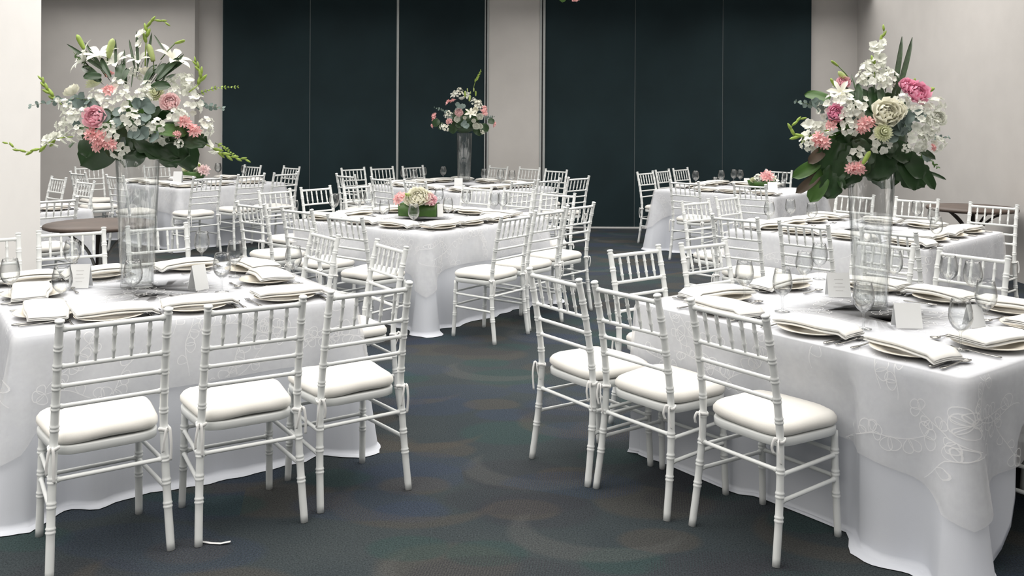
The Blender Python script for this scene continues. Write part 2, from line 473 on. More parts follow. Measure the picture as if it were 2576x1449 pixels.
def seat_outline(n=44, inset=0.0, back=-0.150, front=0.213, wb=0.178, wf=0.214):
    pts = []
    for k in range(n):
        a = 2 * PI * k / n
        c, s = math.cos(a), math.sin(a); e = 0.42
        x = math.copysign(abs(c) ** e, c); y = math.copysign(abs(s) ** (e if s > 0 else 0.3), s)
        yy = (back + front) / 2 + y * (front - back) / 2
        ww = wb + (wf - wb) * (yy - back) / (front - back)
        xx = x * ww
        yy -= 0.012 * (abs(x) ** 2) * (1 if y > 0.9 else 0)
        ln = max(1e-6, math.hypot(xx, yy - 0.03))
        pts.append((xx * (1 - inset / ln), (yy - 0.03) * (1 - inset / ln) + 0.03))
    return pts
def loop_solid(levels, name, m, dome=0.0, n=44, wob=None):
    rows = []
    for z, ins in levels:
        rows.append([Vector((x, y, z + (wob(x, y) if wob else 0))) for x, y in seat_outline(n, ins)])
    mb = MB().grid(rows, close=True)
    nb = len(mb.v); last = (len(rows) - 1) * n
    prev = last
    for ins_f, dz in ((0.75, 0.5), (0.45, 0.85), (0.15, 1.0)):
        base = rows[-1]
        ring = [Vector((v.x * ins_f, (v.y - 0.03) * ins_f + 0.03, v.z + dome * dz)) for v in base]
        mb.add(ring, [])
        st = len(mb.v) - n
        for k in range(n):
            k2 = (k + 1) % n; mb.f.append((prev + k, prev + k2, st + k2, st + k))
        prev = st
    mb.f.append(tuple(prev + k for k in range(n)))
    mb.f.append(tuple(range(n))[::-1])
    return mb.me(name, m)
me_seat = loop_solid([(0.408, 0.006), (0.411, 0.001), (0.436, 0.0), (0.441, 0.003), (0.442, 0.012)], 'seat', M_chair, 0.0)
def cushion_mesh(seed):
    r = random.Random(seed); ph = r.uniform(0, 6)
    def wob(x, y): return 0.004 * math.sin(14 * x + ph) * math.cos(11 * y + ph * 2) + 0.003 * noise.noise((x * 9 + seed, y * 9, 0))
    return loop_solid([(0.446, 0.020), (0.449, 0.004), (0.460, -0.004), (0.475, -0.003), (0.488, 0.008), (0.496, 0.024)], 'cushion', M_cush, 0.008, wob=wob)
me_cush = [cushion_mesh(s) for s in (1, 5, 9)]
def strip(pts, wid, name, m, nrm=(0, 1, 0), thick=0.0016):
    pts = [Vector(p) for p in pts]; rows = []
    for i, p in enumerate(pts):
        t = (pts[min(i + 1, len(pts) - 1)] - pts[max(i - 1, 0)]).normalized()
        s = t.cross(Vector(nrm)).normalized(); nn = s.cross(t).normalized()
        h = s * wid / 2; k = nn * thick / 2
        rows.append([p - h - k, p + h - k, p + h + k, p - h + k])
    mb = MB().grid(rows, close=True)
    mb.f.append((3, 2, 1, 0)); b = (len(rows) - 1) * 4; mb.f.append((b, b + 1, b + 2, b + 3))
    return mb
def tie_mesh(seed, side):
    r = random.Random(seed * 7 + 3)
    p = post_xy(0.448); c = Vector((p.x, p.y, 0.448))
    mb = MB()
    # band round the post
    band = [c + Vector((0.0185 * math.cos(a), 0.0185 * math.sin(a), 0.004 * math.sin(a * 2))) for a in [2 * PI * k / 14 for k in range(15)]]
    rows = []
    for b in band:
        o = (b - c).normalized(); o.z = 0
        rows.append([b + Vector((0, 0, -0.006)), b + Vector((0, 0, 0.006)), b + o * 0.0025 + Vector((0, 0, 0.006)), b + o * 0.0025 + Vector((0, 0, -0.006))])
    mb.grid(rows, close=True)
    out = Vector((0.6 if r.random() < 0.6 else -0.3, -1, 0)).normalized()
    k0 = c + out * 0.019
    for j in range(2):
        sx = (-1 if j else 1)
        dx = sx * r.uniform(0.006, 0.022); L = r.uniform(0.06, 0.13) * (1 if r.random() < 0.75 else 0.55)
        pts = [k0, k0 + Vector((dx * 0.5, -0.012, 0.006 + 0.006 * r.random())), k0 + Vector((dx, -0.015, -L * 0.35)), k0 + Vector((dx * 1.15, -0.010, -L * 0.7)), k0 + Vector((dx * (1.0 + 0.5 * r.random()), -0.004, -L))]
        mb.merge(strip(catmull(pts, 4), 0.010, 't', None, (0.3 * sx, 1, 0)))
    if side < 0: mb.v = [Vector((-v.x, v.y, v.z)) for v in mb.v]; mb.f = [f[::-1] for f in mb.f]
    return mb.me('ribbon_tie', M_rib)
me_ties = {(s, k): tie_mesh(k + (10 if s > 0 else 0), s) for s in (-1, 1) for k in range(4)}
me_post = {s: post_mesh(s) for s in (-1, 1)}
me_leg = {s: leg_mesh(s) for s in (-1, 1)}
def rail_pts(z, bow=0.0):
    p = post_xy(z); return Vector((-p.x + 0.008, p.y, z)), Vector((p.x - 0.008, p.y, z))
me_rails = [rod(*rail_pts(z), r, 'back_rail', (0.03, 0.97)) for z, r in ((0.745, 0.0088), (0.672, 0.0085), (0.597, 0.0085))]
me_top = rod(*rail_pts(0.884), 0.0105, 'top_rail', (0.03, 0.97))
me_spin = [spindle_mesh(x) for x in (-0.122, -0.061, 0.0, 0.061, 0.122)]
def legpt(kind, s, z):
    if kind == 'r':
        p = post_xy(z); return Vector((s * p.x, p.y, z))
    t = z / 0.415; return Vector((s * (0.184 - 0.007 * t), 0.203 - 0.017 * t, z))
me_rungs = [rod(legpt('r', -1, 0.335), legpt('r', 1, 0.335), 0.0085, 'rung', (0.05, 0.95)),
            rod(legpt('f', -1, 0.335), legpt('f', 1, 0.335), 0.0085, 'rung', (0.05, 0.95)),
            rod(legpt('f', -1, 0.235), legpt('f', 1, 0.235), 0.0085, 'rung', (0.05, 0.95))]
for s in (-1, 1):
    me_rungs += [rod(legpt('r', s, 0.32), legpt('f', s, 0.32), 0.0085, 'rung', (0.05, 0.95)),
                 rod(legpt('r', s, 0.225), legpt('f', s, 0.225), 0.0085, 'rung', (0.05, 0.95))]
def make_chair():
    t = thing('chiavari_chair', 'x', 'chair')
    for s in (-1, 1): link('back_post', me_post[s], t)
    for s in (-1, 1): link('leg', me_leg[s], t)
    link('seat', me_seat, t); link('cushion', me_cush[0], t)['label'] = 'cream seat cushion'
    link('top_rail', me_top, t)
    for m_ in me_rails: link('back_rail', m_, t)
    for m_ in me_spin: link('spindle', m_, t)
    for m_ in me_rungs: link('rung', m_, t)
    for s in (-1, 1): link('ribbon_tie', me_ties[(s, 0)], t)
    return t
proto = make_chair(); used = [False]
def place_chair(x, y, yaw, label, group, seed):
    if not used[0]: c = proto; used[0] = True
    else: c = dup_tree(proto, (0, 0, 0), 0)
    c.location = (x, y, 0); c.rotation_euler = (0, 0, yaw)
    c['label'] = label; c['group'] = group
    r = random.Random(seed); ties = [o for o in c.children if o.name.startswith('ribbon_tie')]
    for o in c.children:
        if o.name.startswith('cushion'): o.data = me_cush[r.randrange(3)]
    for o, s in zip(ties, (-1, 1)): o.data = me_ties[(s, r.randrange(4))]
    return c

# ------------------------------------------------------------------ tables
TOPZ = 0.738                      # upper face of the cloths
class Tab: pass
TABS = {}
def deftab(key, name, cx, cy, ang, hu, hv, sides, drop):
    t = Tab(); t.key = key; t.name = name; t.c = Vector((cx, cy, 0)); t.ang = math.radians(ang); t.hu = hu; t.hv = hv
    t.u = Vector((math.cos(t.ang), math.sin(t.ang), 0)); t.v = Vector((-math.sin(t.ang), math.cos(t.ang), 0))
    t.sides = sides; t.drop = drop; t.dents = []; t.rng = random.Random(hash(name) % 1000 if False else sum(map(ord, name)))
    TABS[key] = t
    return t
def fromuv(ang, u, v):
    a = math.radians(ang); return (u * math.cos(a) - v * math.sin(a), u * math.sin(a) + v * math.cos(a))
NRM = {'u+': (1, 0), 'u-': (-1, 0), 'v+': (0, 1), 'v-': (0, -1)}
deftab('T1', 'front left table', *fromuv(34, 1.183, 4.955), 34, 0.735, 0.735, {'v-': 'near', 'u+': 'right', 'v+': 'far', 'u-': 'left'}, 0.28)
deftab('T2', 'centre table', *fromuv(52, 5.90, 5.60), 52, 0.76, 0.77, {'u-': 'near left', 'v-': 'near right', 'v+': 'far left', 'u+': 'far right'}, 0.26)
deftab('T3', 'front right table', *fromuv(37, 3.945, 2.435), 37, 0.745, 0.805, {'u-': 'left', 'v-': 'near', 'v+': 'far', 'u+': 'right'}, 0.36)
deftab('T4', 'middle right table', *fromuv(44, 7.17, 3.375), 44, 0.75, 0.775, {'u-': 'near left', 'v-': 'near right', 'v+': 'far left', 'u+': 'far right'}, 0.30)
deftab('T5', 'back right table', *fromuv(50, 10.68, 5.25), 50, 0.76, 0.77, {'u-': 'near left', 'v-': 'near right', 'v+': 'far left', 'u+': 'far right'}, 0.28)
deftab('T6', 'back centre table', *fromuv(45, 7.95, 8.875), 45, 0.80, 0.86, {'u-': 'near left', 'v-': 'near right', 'v+': 'far left', 'u+': 'far right'}, 0.28)
deftab('T7', 'back left table', *fromuv(50, 6.75, 11.0), 50, 0.76, 0.77, {'u-': 'near left', 'v-': 'near right', 'v+': 'far left', 'u+': 'far right'}, 0.28)
deftab('T8', 'pillar-side table', *fromuv(50, 3.40, 9.42), 50, 0.76, 0.77, {'u-': 'near left', 'v-': 'near right', 'v+': 'far left', 'u+': 'far right'}, 0.28)

# chairs: (table, side, middle of the back's top edge as (x, y), own yaw or None)
CH = [
 ('T1', 'v-', (-1.424, 3.352), 0.605), ('T1', 'v-', (-0.985, 3.605), 0.545), ('T1', 'v-', (-0.592, 3.925), 0.623),
 ('T1', 'u+', (-1.15, 5.74), None), ('T1', 'u+', (-0.68, 5.26), None),
 ('T1', 'v+', (-3.11, 5.48), None), ('T1', 'v+', (-2.74, 5.80), None), ('T1', 'v+', (-2.31, 6.07), None),
 ('T3', 'u-', (0.195, 4.265), -0.955), ('T3', 'u-', (0.480, 3.915), -0.90), ('T3', 'u-', (0.822, 3.54), -0.950),
 ('T3', 'v+', (0.68, 5.12), None), ('T3', 'v+', (1.12, 5.42), None),
 ('T3', 'u+', (2.19, 5.47), None), ('T3', 'u+', (2.49, 5.02), None),
 ('T2', 'u-', (-2.13, 7.60), None), ('T2', 'u-', (-1.66, 7.19), None), ('T2', 'u-', (-1.20, 6.70), None),
 ('T2', 'v-', (0.035, 6.80), 0.938), ('T2', 'v-', (0.30, 7.22), None), ('T2', 'v-', (0.57, 7.66), None),
 ('T2', 'v+', (-2.28, 8.95), None), ('T2', 'v+', (-1.97, 9.36), None), ('T2', 'v+', (-1.61, 9.68), None),
 ('T2', 'u+', (-0.35, 9.46), None), ('T2', 'u+', (0.07, 9.18), None), ('T2', 'u+', (0.44, 8.80), None),
 ('T6', 'u-', (-2.02, 11.32), None), ('T6', 'u-', (-1.52, 10.79), None), ('T6', 'u-', (-1.07, 10.30), None),
 ('T6', 'v+', (-2.17, 12.72), None), ('T6', 'v+', (-1.81, 12.98), None), ('T6', 'v+', (-1.41, 13.26), None),
 ('T6', 'u+', (-0.19, 13.30), None), ('T6', 'u+', (0.25, 13.04), None), ('T6', 'u+', (0.60, 12.56), None),
 ('T6', 'v-', (0.13, 10.34), None), ('T6', 'v-', (0.43, 10.70), None), ('T6', 'v-', (0.80, 11.10), None),
 ('T4', 'u-', (1.63, 6.80), None), ('T4', 'u-', (2.01, 6.41), None), ('T4', 'u-', (2.44, 6.03), None),
 ('T4', 'v+', (1.59, 8.05), None), ('T4', 'v+', (1.97, 8.52), None),
 ('T4', 'u+', (3.24, 8.78), None), ('T4', 'u+', (3.65, 8.38), None), ('T4', 'u+', (4.07, 7.86), None),
 ('T5', 'u-', (1.94, 10.47), None), ('T5', 'u-', (2.57, 10.05), None),
 ('T5', 'v+', (1.75, 12.20), None), ('T5', 'v+', (2.05, 12.66), None), ('T5', 'v+', (2.37, 13.07), None),
 ('T5', 'u+', (3.65, 12.72), None),
 ('T7', 'v-', (-3.53, 10.80), None), ('T7', 'v-', (-3.16, 11.30), None), ('T7', 'v-', (-2.82, 11.63), None),
 ('T7', 'v+', (-5.02, 13.15), None), ('T7', 'u+', (-3.68, 13.22), None), ('T7', 'u+', (-3.07, 12.98), None),
 ('T7', 'u-', (-5.36, 11.50), None), ('T7', 'u-', (-4.66, 10.93), None), ('T7', 'v+', (-5.78, 12.72), None),
 ('T8', 'u+', (-4.60, 10.05), None), ('T8', 'u+', (-5.14, 10.56), None), ('T8', 'v-', (-3.90, 7.95), None),
]
t3 = TABS['T3']
for uu in (0.66, 1.24):            # two chairs tucked under the open near side of the front right table
    p = t3.c + t3.u * (-t3.hu + uu) + t3.v * (-t3.hv + 0.075 - 0.235)
    CH.append(('T3', 'v-', (p.x, p.y), None))
ORD = {1: ['only one'], 2: ['left of two', 'right of two'], 3: ['leftmost of three', 'middle of three', 'rightmost of three']}
sidegroups = {}
for c in CH: sidegroups.setdefault((c[0], c[1]), []).append(c)
SETS = []                          # (table, side, along, nth, of)
nseed = 0
for (tk, sd), lst in sidegroups.items():
    t = TABS[tk]; lst = sorted(lst, key=lambda c: c[2][0] / c[2][1])
    nx, ny = NRM[sd]; nw = t.u * nx + t.v * ny
    for i, c in enumerate(lst):
        nseed += 1
        yaw0 = math.atan2(-nw.y, -nw.x) - PI / 2
        r = random.Random(nseed * 13)
        yaw = c[3] if c[3] is not None else yaw0 + r.uniform(-0.05, 0.05)
        f = Vector((-math.sin(yaw), math.cos(yaw), 0))
        p = Vector((c[2][0], c[2][1], 0)) + f * 0.235
        al = t.v if nx else t.u
        along = (p - t.c).dot(al); dist = (p - t.c).dot(nw) - (t.hu if nx else t.hv)
        inn = 0.235 - dist
        if inn > -0.045 and not (tk == 'T3' and sd == 'v-'): t.dents.append((sd, along, inn + 0.014))
        place_chair(p.x, p.y, yaw, 'white chiavari chair, %s along the %s side of the %s' % (ORD[len(lst)][i], t.sides[sd], t.name),
                    'white chairs around the %s' % t.name, nseed)
        SETS.append([tk, sd, along, None])

def local_path(t, sd, a, d):
    """side coordinates (along, outward distance) -> table-local xy"""
    nx, ny = NRM[sd]
    return Vector((nx * (t.hu + d), a, 0)) if nx else Vector((a, ny * (t.hv + d), 0))
RC = 0.03
def perimeter(t, npts):
    """points round the rounded table edge: (xy, normal, arc length, side, along)"""
    hu, hv = t.hu, t.hv; out = []
    cs = [(-hu, -hv), (hu, -hv), (hu, hv), (-hu, hv)]; sd = ['v-', 'u+', 'v+', 'u-']
    s = 0.0
    for k in range(4):
        a = Vector((*cs[k], 0)); b = Vector((*cs[(k + 1) % 4], 0)); d = (b - a).normalized(); L = (b - a).length
        n = Vector((d.y, -d.x, 0))
        m = max(8, int(npts * L / 1.5))
        for i in range(m + 1):
            q = RC + (L - 2 * RC) * (0.55 * (0.5 - 0.5 * math.cos(PI * i / m)) + 0.45 * i / m)
            p = a + d * q
            out.append((p, n, s + q, k, q, L))
        # corner arc
        n2 = Vector((-n.y, n.x, 0)); cc = b - d * RC - n * RC
        for i in range(1, 8):
            th = PI / 2 * i / 8
            nn = n * math.cos(th) + n2 * math.sin(th)
            out.append((cc + nn * RC, nn, s + L - RC + 2 * RC * i / 8, (k if i < 4 else (k + 1) % 4), (L - RC + RC * i / 4 if i < 4 else RC * (i - 4) / 4), L))
        s += L
    return out, s
SIDES = ['v-', 'u+', 'v+', 'u-']
def build_fields(t):
    P, S = perimeter(t, 46); t.P = P; t.S = S
    r = t.rng
    t.rip = [(r.choice([9, 11, 13, 16, 19]) * 2 * PI / S * k, r.uniform(0, 6.3), r.uniform(0.4, 1.0)) for k in (1, 1, 2, 2)]
    Ls = [2 * t.hu, 2 * t.hv, 2 * t.hu, 2 * t.hv]
    t.cornerS = [0, Ls[0], Ls[0] + Ls[1], Ls[0] + Ls[1] + Ls[2]]
    t.camp = [r.uniform(0.10, 0.15) for _ in range(4)]
    cpos = [(-t.hu, -t.hv), (t.hu, -t.hv), (t.hu, t.hv), (-t.hu, t.hv)]
    for sd, al, _d in t.dents:      # where a chair stands close to a corner the fold there is pressed flat
        nx, ny = NRM[sd]; q = (nx * t.hu, al) if nx else (al, ny * t.hv)
        for i, c in enumerate(cpos):
            if math.hypot(q[0] - c[0], q[1] - c[1]) < 0.36: t.camp[i] *= 0.3
def cdist(t, s, k):
    d = s - t.cornerS[k]
    d = (d + t.S / 2) % t.S - t.S / 2
    return d
def side_along(t, k, q):
    """side index k and distance q from its start -> (side, along coordinate)"""
    sd = SIDES[k]
    if sd == 'v-': return sd, q - t.hu
    if sd == 'u+': return sd, q - t.hv
    if sd == 'v+': return sd, t.hu - q
    return sd, t.hv - q
def drape(t, s, k, q, drop, layer):
    """outward offset of the hanging cloth at arc s and depth drop below the table top"""
    tt = max(0, drop) / TOPZ
    o = 0.010 * min(1, drop / 0.02) + layer
    rp = sum(a * math.sin(f * s + p) for f, p, a in t.rip)
    o += rp * 0.0075 * smooth01(0.05, 0.9, tt) * (0.4 + tt)
    near = 0
    for c in range(4):
        d = cdist(t, s, c); A = t.camp[c]
        o += A * 1.15 * tt ** 0.9 * math.exp(-(abs(d) / (0.030 + 0.075 * tt)) ** 1.35)
        o -= 0.035 * tt * math.exp(-((abs(d) - 0.17) / 0.06) ** 2)
        o += 0.035 * tt ** 1.3 * math.exp(-((abs(d) - 0.30) / 0.06) ** 2)
    sd, al = side_along(t, k, q)
    for (ds, da, dd) in t.dents:
        if ds == sd:
            e = 1 - smooth01(0.235, 0.31, abs(al - da))
            if e > 0:
                tgt = -dd * smooth01(0.02, 0.22, drop)
                o = o + (min(o, tgt + layer) - o) * e
    return o
for t in TABS.values(): build_fields(t)

def cloth_under(t):
    P = t.P; n = len(P)
    drops = [0.0, 0.003, 0.008, 0.018, 0.04, 0.08, 0.13, 0.19, 0.26, 0.34, 0.42, 0.50, 0.58, 0.65, 0.70, 0.728]
    rows = []
    r = t.rng
    ph = r.uniform(0, 6)
    for dr in drops:
        row = []
        for (p, nn, s, k, q, L) in P:
            hz = 0.0
            sd, al = side_along(t, k, q)
            if t.key == 'T3' and sd == 'v-':
                hz = 0.50 * smooth01(0.17, 0.42, q) * (1 - smooth01(L - 0.3, L - 0.1, q))
            D = dr * (1 - hz / TOPZ)
            o = drape(t, s, k, q, D, 0.0)
            row.append(p + nn * o + Vector((0, 0, TOPZ - 0.004 - D - (0 if dr > 0.003 else 0))))
        rows.append(row)
    # a little cloth lying on the carpet
    for j, ex in enumerate((0.02, 0.05)):
        row = []
        for i, (p, nn, s, k, q, L) in enumerate(P):
            b = rows[15][i]
            if b.z > 0.03: row.append(b.copy()); continue
            e = ex * (0.7 + 0.3 * math.sin(s * 7 + ph)); dirv = nn.copy()
            if t.key == 'T3':
                d = cdist(t, s, 0)
                e += (0.05, 0.16)[j] * math.exp(-(d / 0.13) ** 2)
                e += (0.10, 0.20)[j] * smooth01(-0.50, -0.44, d) * (1 - smooth01(-0.16, 0.08, d)) * (1 + 0.35 * smooth01(-0.2, -0.42, d))
            for (ds, da, dd) in t.dents:
                if ds == SIDES[k]: e *= 0.6
            row.append(Vector((b.x, b.y, 0)) + dirv * e + Vector((0, 0, (0.012, 0.004)[j] + 0.006 * abs(math.sin(s * 11 + ph)) * (1 - j))))
        rows.append(row)
    mb = MB().grid(rows, close=True)
    # flat top as a fan of inner rings
    prev = 0
    for f in (0.97, 0.8, 0.5, 0.2):
        ring = [Vector((p.x * f, p.y * f, TOPZ - 0.004)) for (p, *_r) in P]
        mb.add(ring, []); st = len(mb.v) - n
        for k2 in range(n):
            kk = (k2 + 1) % n; mb.f.append((st + k2, st + kk, prev + kk, prev + k2))
        prev = st
    mb.f.append(tuple(prev + k2 for k2 in range(n)))
    return mb.me('tablecloth', M_cloth)
def over_drop(t, s):
    d = t.drop + 0.012 * math.sin(s * 5 + t.camp[0] * 90)
    for c in range(4): d += (0.12 if t.key == 'T3' else 0.20) * math.exp(-abs(cdist(t, s, c)) / 0.11)
    return d
def cloth_over(t):
    P = t.P; n = len(P); rows = []
    for f in (0.0, 0.01, 0.025, 0.05, 0.1, 0.2, 0.3, 0.42, 0.55, 0.68, 0.8, 0.9, 1.0):
        row = []
        for (p, nn, s, k, q, L) in P:
            D = f * over_drop(t, s)
            row.append(p + nn * (drape(t, s, k, q, D, 0.010 + 0.012 * f)) + Vector((0, 0, TOPZ - D)))
        rows.append(row)
    mb = MB().grid(rows, close=True); prev = 0
    for f in (0.97, 0.8, 0.5, 0.2):
        ring = [Vector((p.x * f, p.y * f, TOPZ)) for (p, *_r) in P]
        mb.add(ring, []); st = len(mb.v) - n
        for k2 in range(n):
            kk = (k2 + 1) % n; mb.f.append((st + k2, st + kk, prev + kk, prev + k2))
        prev = st
    mb.f.append(tuple(prev + k2 for k2 in range(n)))
    return mb.me('table_overlay', M_sheer)
def swirl_motif(r, size):
    """polylines of one embroidered sprig in the plane: a wandering vine with teardrop loops"""
    lines = []
    a = r.uniform(0, 2 * PI); L = size * r.uniform(1.5, 2.3); x = y = 0.0; stem = []; n = 26; ph = r.uniform(0, 6); k = r.choice((-1, 1)) * r.uniform(5, 8)
    for i in range(n):
        stem.append((x, y, a)); st = L / n
        x += math.cos(a) * st; y += math.sin(a) * st; a += k * st * math.sin(i * 0.30 + ph) + r.uniform(-.06, .06)
    lines.append([(p[0], p[1]) for p in stem])
    def loop(bx, by, dirn, ln, wd):
        pts = []
        for i in range(19):
            q = 2 * PI * i / 18; u = (1 - math.cos(q)) / 2; v = math.sin(q) * (0.35 + 0.65 * u)
            pts.append((bx + math.cos(dirn) * u * ln - math.sin(dirn) * v * wd, by + math.sin(dirn) * u * ln + math.cos(dirn) * v * wd))
        lines.append(pts)
    for idx in (6, 13, 19, 25):
        bx, by, ba = stem[idx]; c = 3 if idx == 25 else r.choice((1, 2, 2)); s0 = r.choice((-1, 1))
        for j in range(c):
            loop(bx, by, ba + s0 * (0.9 + 1.0 * j) if idx != 25 else ba + (j - 1) * 1.15, size * r.uniform(0.24, 0.36), size * r.uniform(0.15, 0.21))
    return lines
def embroidery(t, density, sides):
    r = t.rng; mb = MB(); wd = 0.0036
    Ls = [2 * t.hu, 2 * t.hv] * 2
    def side_map(kk):
        def f(a, d):
            q = a + Ls[kk] / 2; k = kk; s = t.cornerS[kk] + q
            if q < 0: k = (kk - 1) % 4; q = Ls[k] + q
            elif q > Ls[kk]: k = (kk + 1) % 4; q = q - Ls[kk]
            s %= t.S
            if d < 0: return None
            if d > over_drop(t, s) - 0.005: return None
            # perimeter point by arc
            best = f_per(k, q)
            p, nn = best
            return p + nn * (drape(t, s, k, q, d, 0.0145 + 0.012 * d / over_drop(t, s))) + Vector((0, 0, TOPZ - d))
        return f
    def f_per(k, q):
        hu, hv = t.hu, t.hv; cs = [(-hu, -hv), (hu, -hv), (hu, hv), (-hu, hv)]
        a = Vector((*cs[k], 0)); b = Vector((*cs[(k + 1) % 4], 0)); L = (b - a).length; d = (b - a) / L; n = Vector((d.y, -d.x, 0))
        q2 = min(max(q, RC), L - RC); p = a + d * q2; nn = n
        if q < RC:
            th = PI / 4 * (RC - q) / RC; nn = n * math.cos(th) - d * math.sin(th); p = a + d * RC - n * RC + nn * RC
        elif q > L - RC:
            th = PI / 4 * (q - L + RC) / RC; nn = n * math.cos(th) + d * math.sin(th); p = a + d * (L - RC) - n * RC + nn * RC
        return p, nn
    def draw(fmap, line):
        run = []
        def flush():
            if len(run) > 2:
                rows = []
                for i, (A, B) in enumerate(run): rows.append([A, B])
                mb.grid(rows)
            run.clear()
        for i in range(len(line)):
            x, y = line[i]; x2, y2 = line[min(i + 1, len(line) - 1)]; x1, y1 = line[max(i - 1, 0)]
            dx, dy = x2 - x1, y2 - y1; l = math.hypot(dx, dy) or 1
            ww = wd * (0.55 + 0.45 * math.sin(PI * (i + 0.7) / len(line)))
            px, py = -dy / l * ww / 2, dx / l * ww / 2
            A = fmap(x + px, y + py); B = fmap(x - px, y - py)
            if A is None or B is None: flush()
            else: run.append((A, B))
        flush()
    for kk in range(4):
        if SIDES[kk] not in sides: continue
        f = side_map(kk); L = Ls[kk]; m = int(density * L * 11)
        for i in range(m):
            ox = -L / 2 - 0.02 + (L + 0.04) * (i + r.uniform(0.2, 0.8)) / m; oy = r.uniform(0.03, t.drop + 0.04)
            for ln in swirl_motif(r, r.uniform(0.12, 0.19)): draw(f, [(x + ox, y + oy) for x, y in ln])
    def top_map(x, y):
        if abs(x) > t.hu - 0.02 or abs(y) > t.hv - 0.02: return None
        return Vector((x, y, TOPZ + 0.0012))
    for i in range(int(density * 34)):
        ox, oy = r.uniform(-t.hu, t.hu), r.uniform(-t.hv, t.hv)
        for ln in swirl_motif(r, r.uniform(0.13, 0.2)): draw(top_map, [(x + ox, y + oy) for x, y in ln])
    return mb.me('embroidery', M_emb)
def table_under(t):
    o = thing('banquet_table', 'folding banquet table hidden under the cloths of the %s' % t.name, 'table', tuple(t.c), t.ang, 'banquet tables under the cloths')
    zt = TOPZ - 0.012
    link('tabletop', MB().box((0, 0, zt - 0.0125), (2 * t.hu - 0.02, 2 * t.hv - 0.02, 0.025)).me('tabletop', M_plywood, False), o)
    for sx in (-1, 1):
        for sy in (-1, 1):
            link('leg', MB().tube([(sx * (t.hu - 0.20), sy * (t.hv - 0.20), 0), (sx * (t.hu - 0.20), sy * (t.hv - 0.20), zt - 0.025)], 0.014, 8).me('leg', M_grayiron), o)
for key, t in TABS.items():
    if key == 'T3': table_under(t)   # only this one is open to view
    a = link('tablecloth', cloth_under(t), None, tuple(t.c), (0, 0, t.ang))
    tag(a, 'floor length plain white tablecloth of the %s' % t.name, 'tablecloth', 'white tablecloths')
    b = link('table_overlay', cloth_over(t), None, tuple(t.c), (0, 0, t.ang))
    tag(b, 'sheer embroidered organza overlay over the cloth of the %s' % t.name, 'overlay', 'sheer overlays')
    e = link('embroidery', embroidery(t, 1.0 if key in ('T1', 'T3', 'T2') else 0.7, {'T1': ('v-', 'u+'), 'T3': ('u-', 'v-')}.get(key, ('u-', 'v-'))), b)
    e['kind'] = 'stuff'

# ------------------------------------------------------------------ place settings
def plate_mesh():
    prof = [(0.0, 0.004), (0.085, 0.0), (0.092, 0.003), (0.098, 0.008), (0.142, 0.0165), (0.146, 0.018), (0.1465, 0.0205), (0.142, 0.0205), (0.098, 0.012), (0.09, 0.0075), (0.0, 0.007)]
    return MB().lathe(prof, 36, False, False).me('plate', M_plate)
me_plate = plate_mesh()
def napkin_mesh(seed):
    r = random.Random(seed)
    W = 0.086
    # one sheet folded in three: section in (b, h)
    sec = []
    lay = [(-W, W), (W * 0.97, -W * 0.9), (-W * 0.86, W * 0.95)]
    h = 0.0; th = 0.0045; gap = 0.0095
    path = []
    for j, (b0, b1) in enumerate(lay):
        for i in range(6):
            q = i / 5; path.append((b0 + (b1 - b0) * q, j * gap + 0.0035 * math.sin(PI * q)))
        if j < 2:
            s = 1 if b1 > 0 else -1; path.append((b1 + s * 0.006, j * gap + gap / 2))
    n = len(path); outl = []; inl = []
    for i in range(n):
        x0, y0 = path[max(i - 1, 0)]; x1, y1 = path[min(i + 1, n - 1)]
        l = math.hypot(x1 - x0, y1 - y0) or 1; nx, ny = -(y1 - y0) / l, (x1 - x0) / l
        outl.append((path[i][0] + nx * th / 2, path[i][1] + ny * th / 2)); inl.append((path[i][0] - nx * th / 2, path[i][1] - ny * th / 2))
    sec = outl + inl[::-1]
    rows = []; A0, A1 = -0.150, 0.186; m = 22; sk = r.uniform(-0.10, 0.10); ph = r.uniform(0, 6)
    for i in range(m + 1):
        a = A0 + (A1 - A0) * i / m
        z = 0.0235 + 0.005 * math.cos(a * 8) if a < 0.14 else 0.0235 + 0.005 * math.cos(1.12)
        if a > 0.149: z -= 0.016 * smooth01(0.149, 0.186, a)
        
        wsc = 1.0 - 0.10 * smooth01(0.05, 0.185, a) + 0.02 * math.sin(a * 20 + ph)
        endp = min(i, m - i) / 2.0; comp = 0.72 + 0.28 * min(1, endp)
        rows.append([Vector((a, b * wsc + sk * a + 0.004 * math.sin(a * 14 + ph), z + hh * comp + 0.0035 + 0.002 * math.sin(a * 25 + b * 30 + ph))) for b, hh in sec])
    mb = MB().grid(rows, close=True); k = len(sec)
    mb.f.append(tuple(range(k))[::-1]); mb.f.append(tuple((len(rows) - 1) * k + i for i in range(k)))
    return mb.me('napkin', M_napkin)
me_nap = [napkin_mesh(s) for s in range(5)]
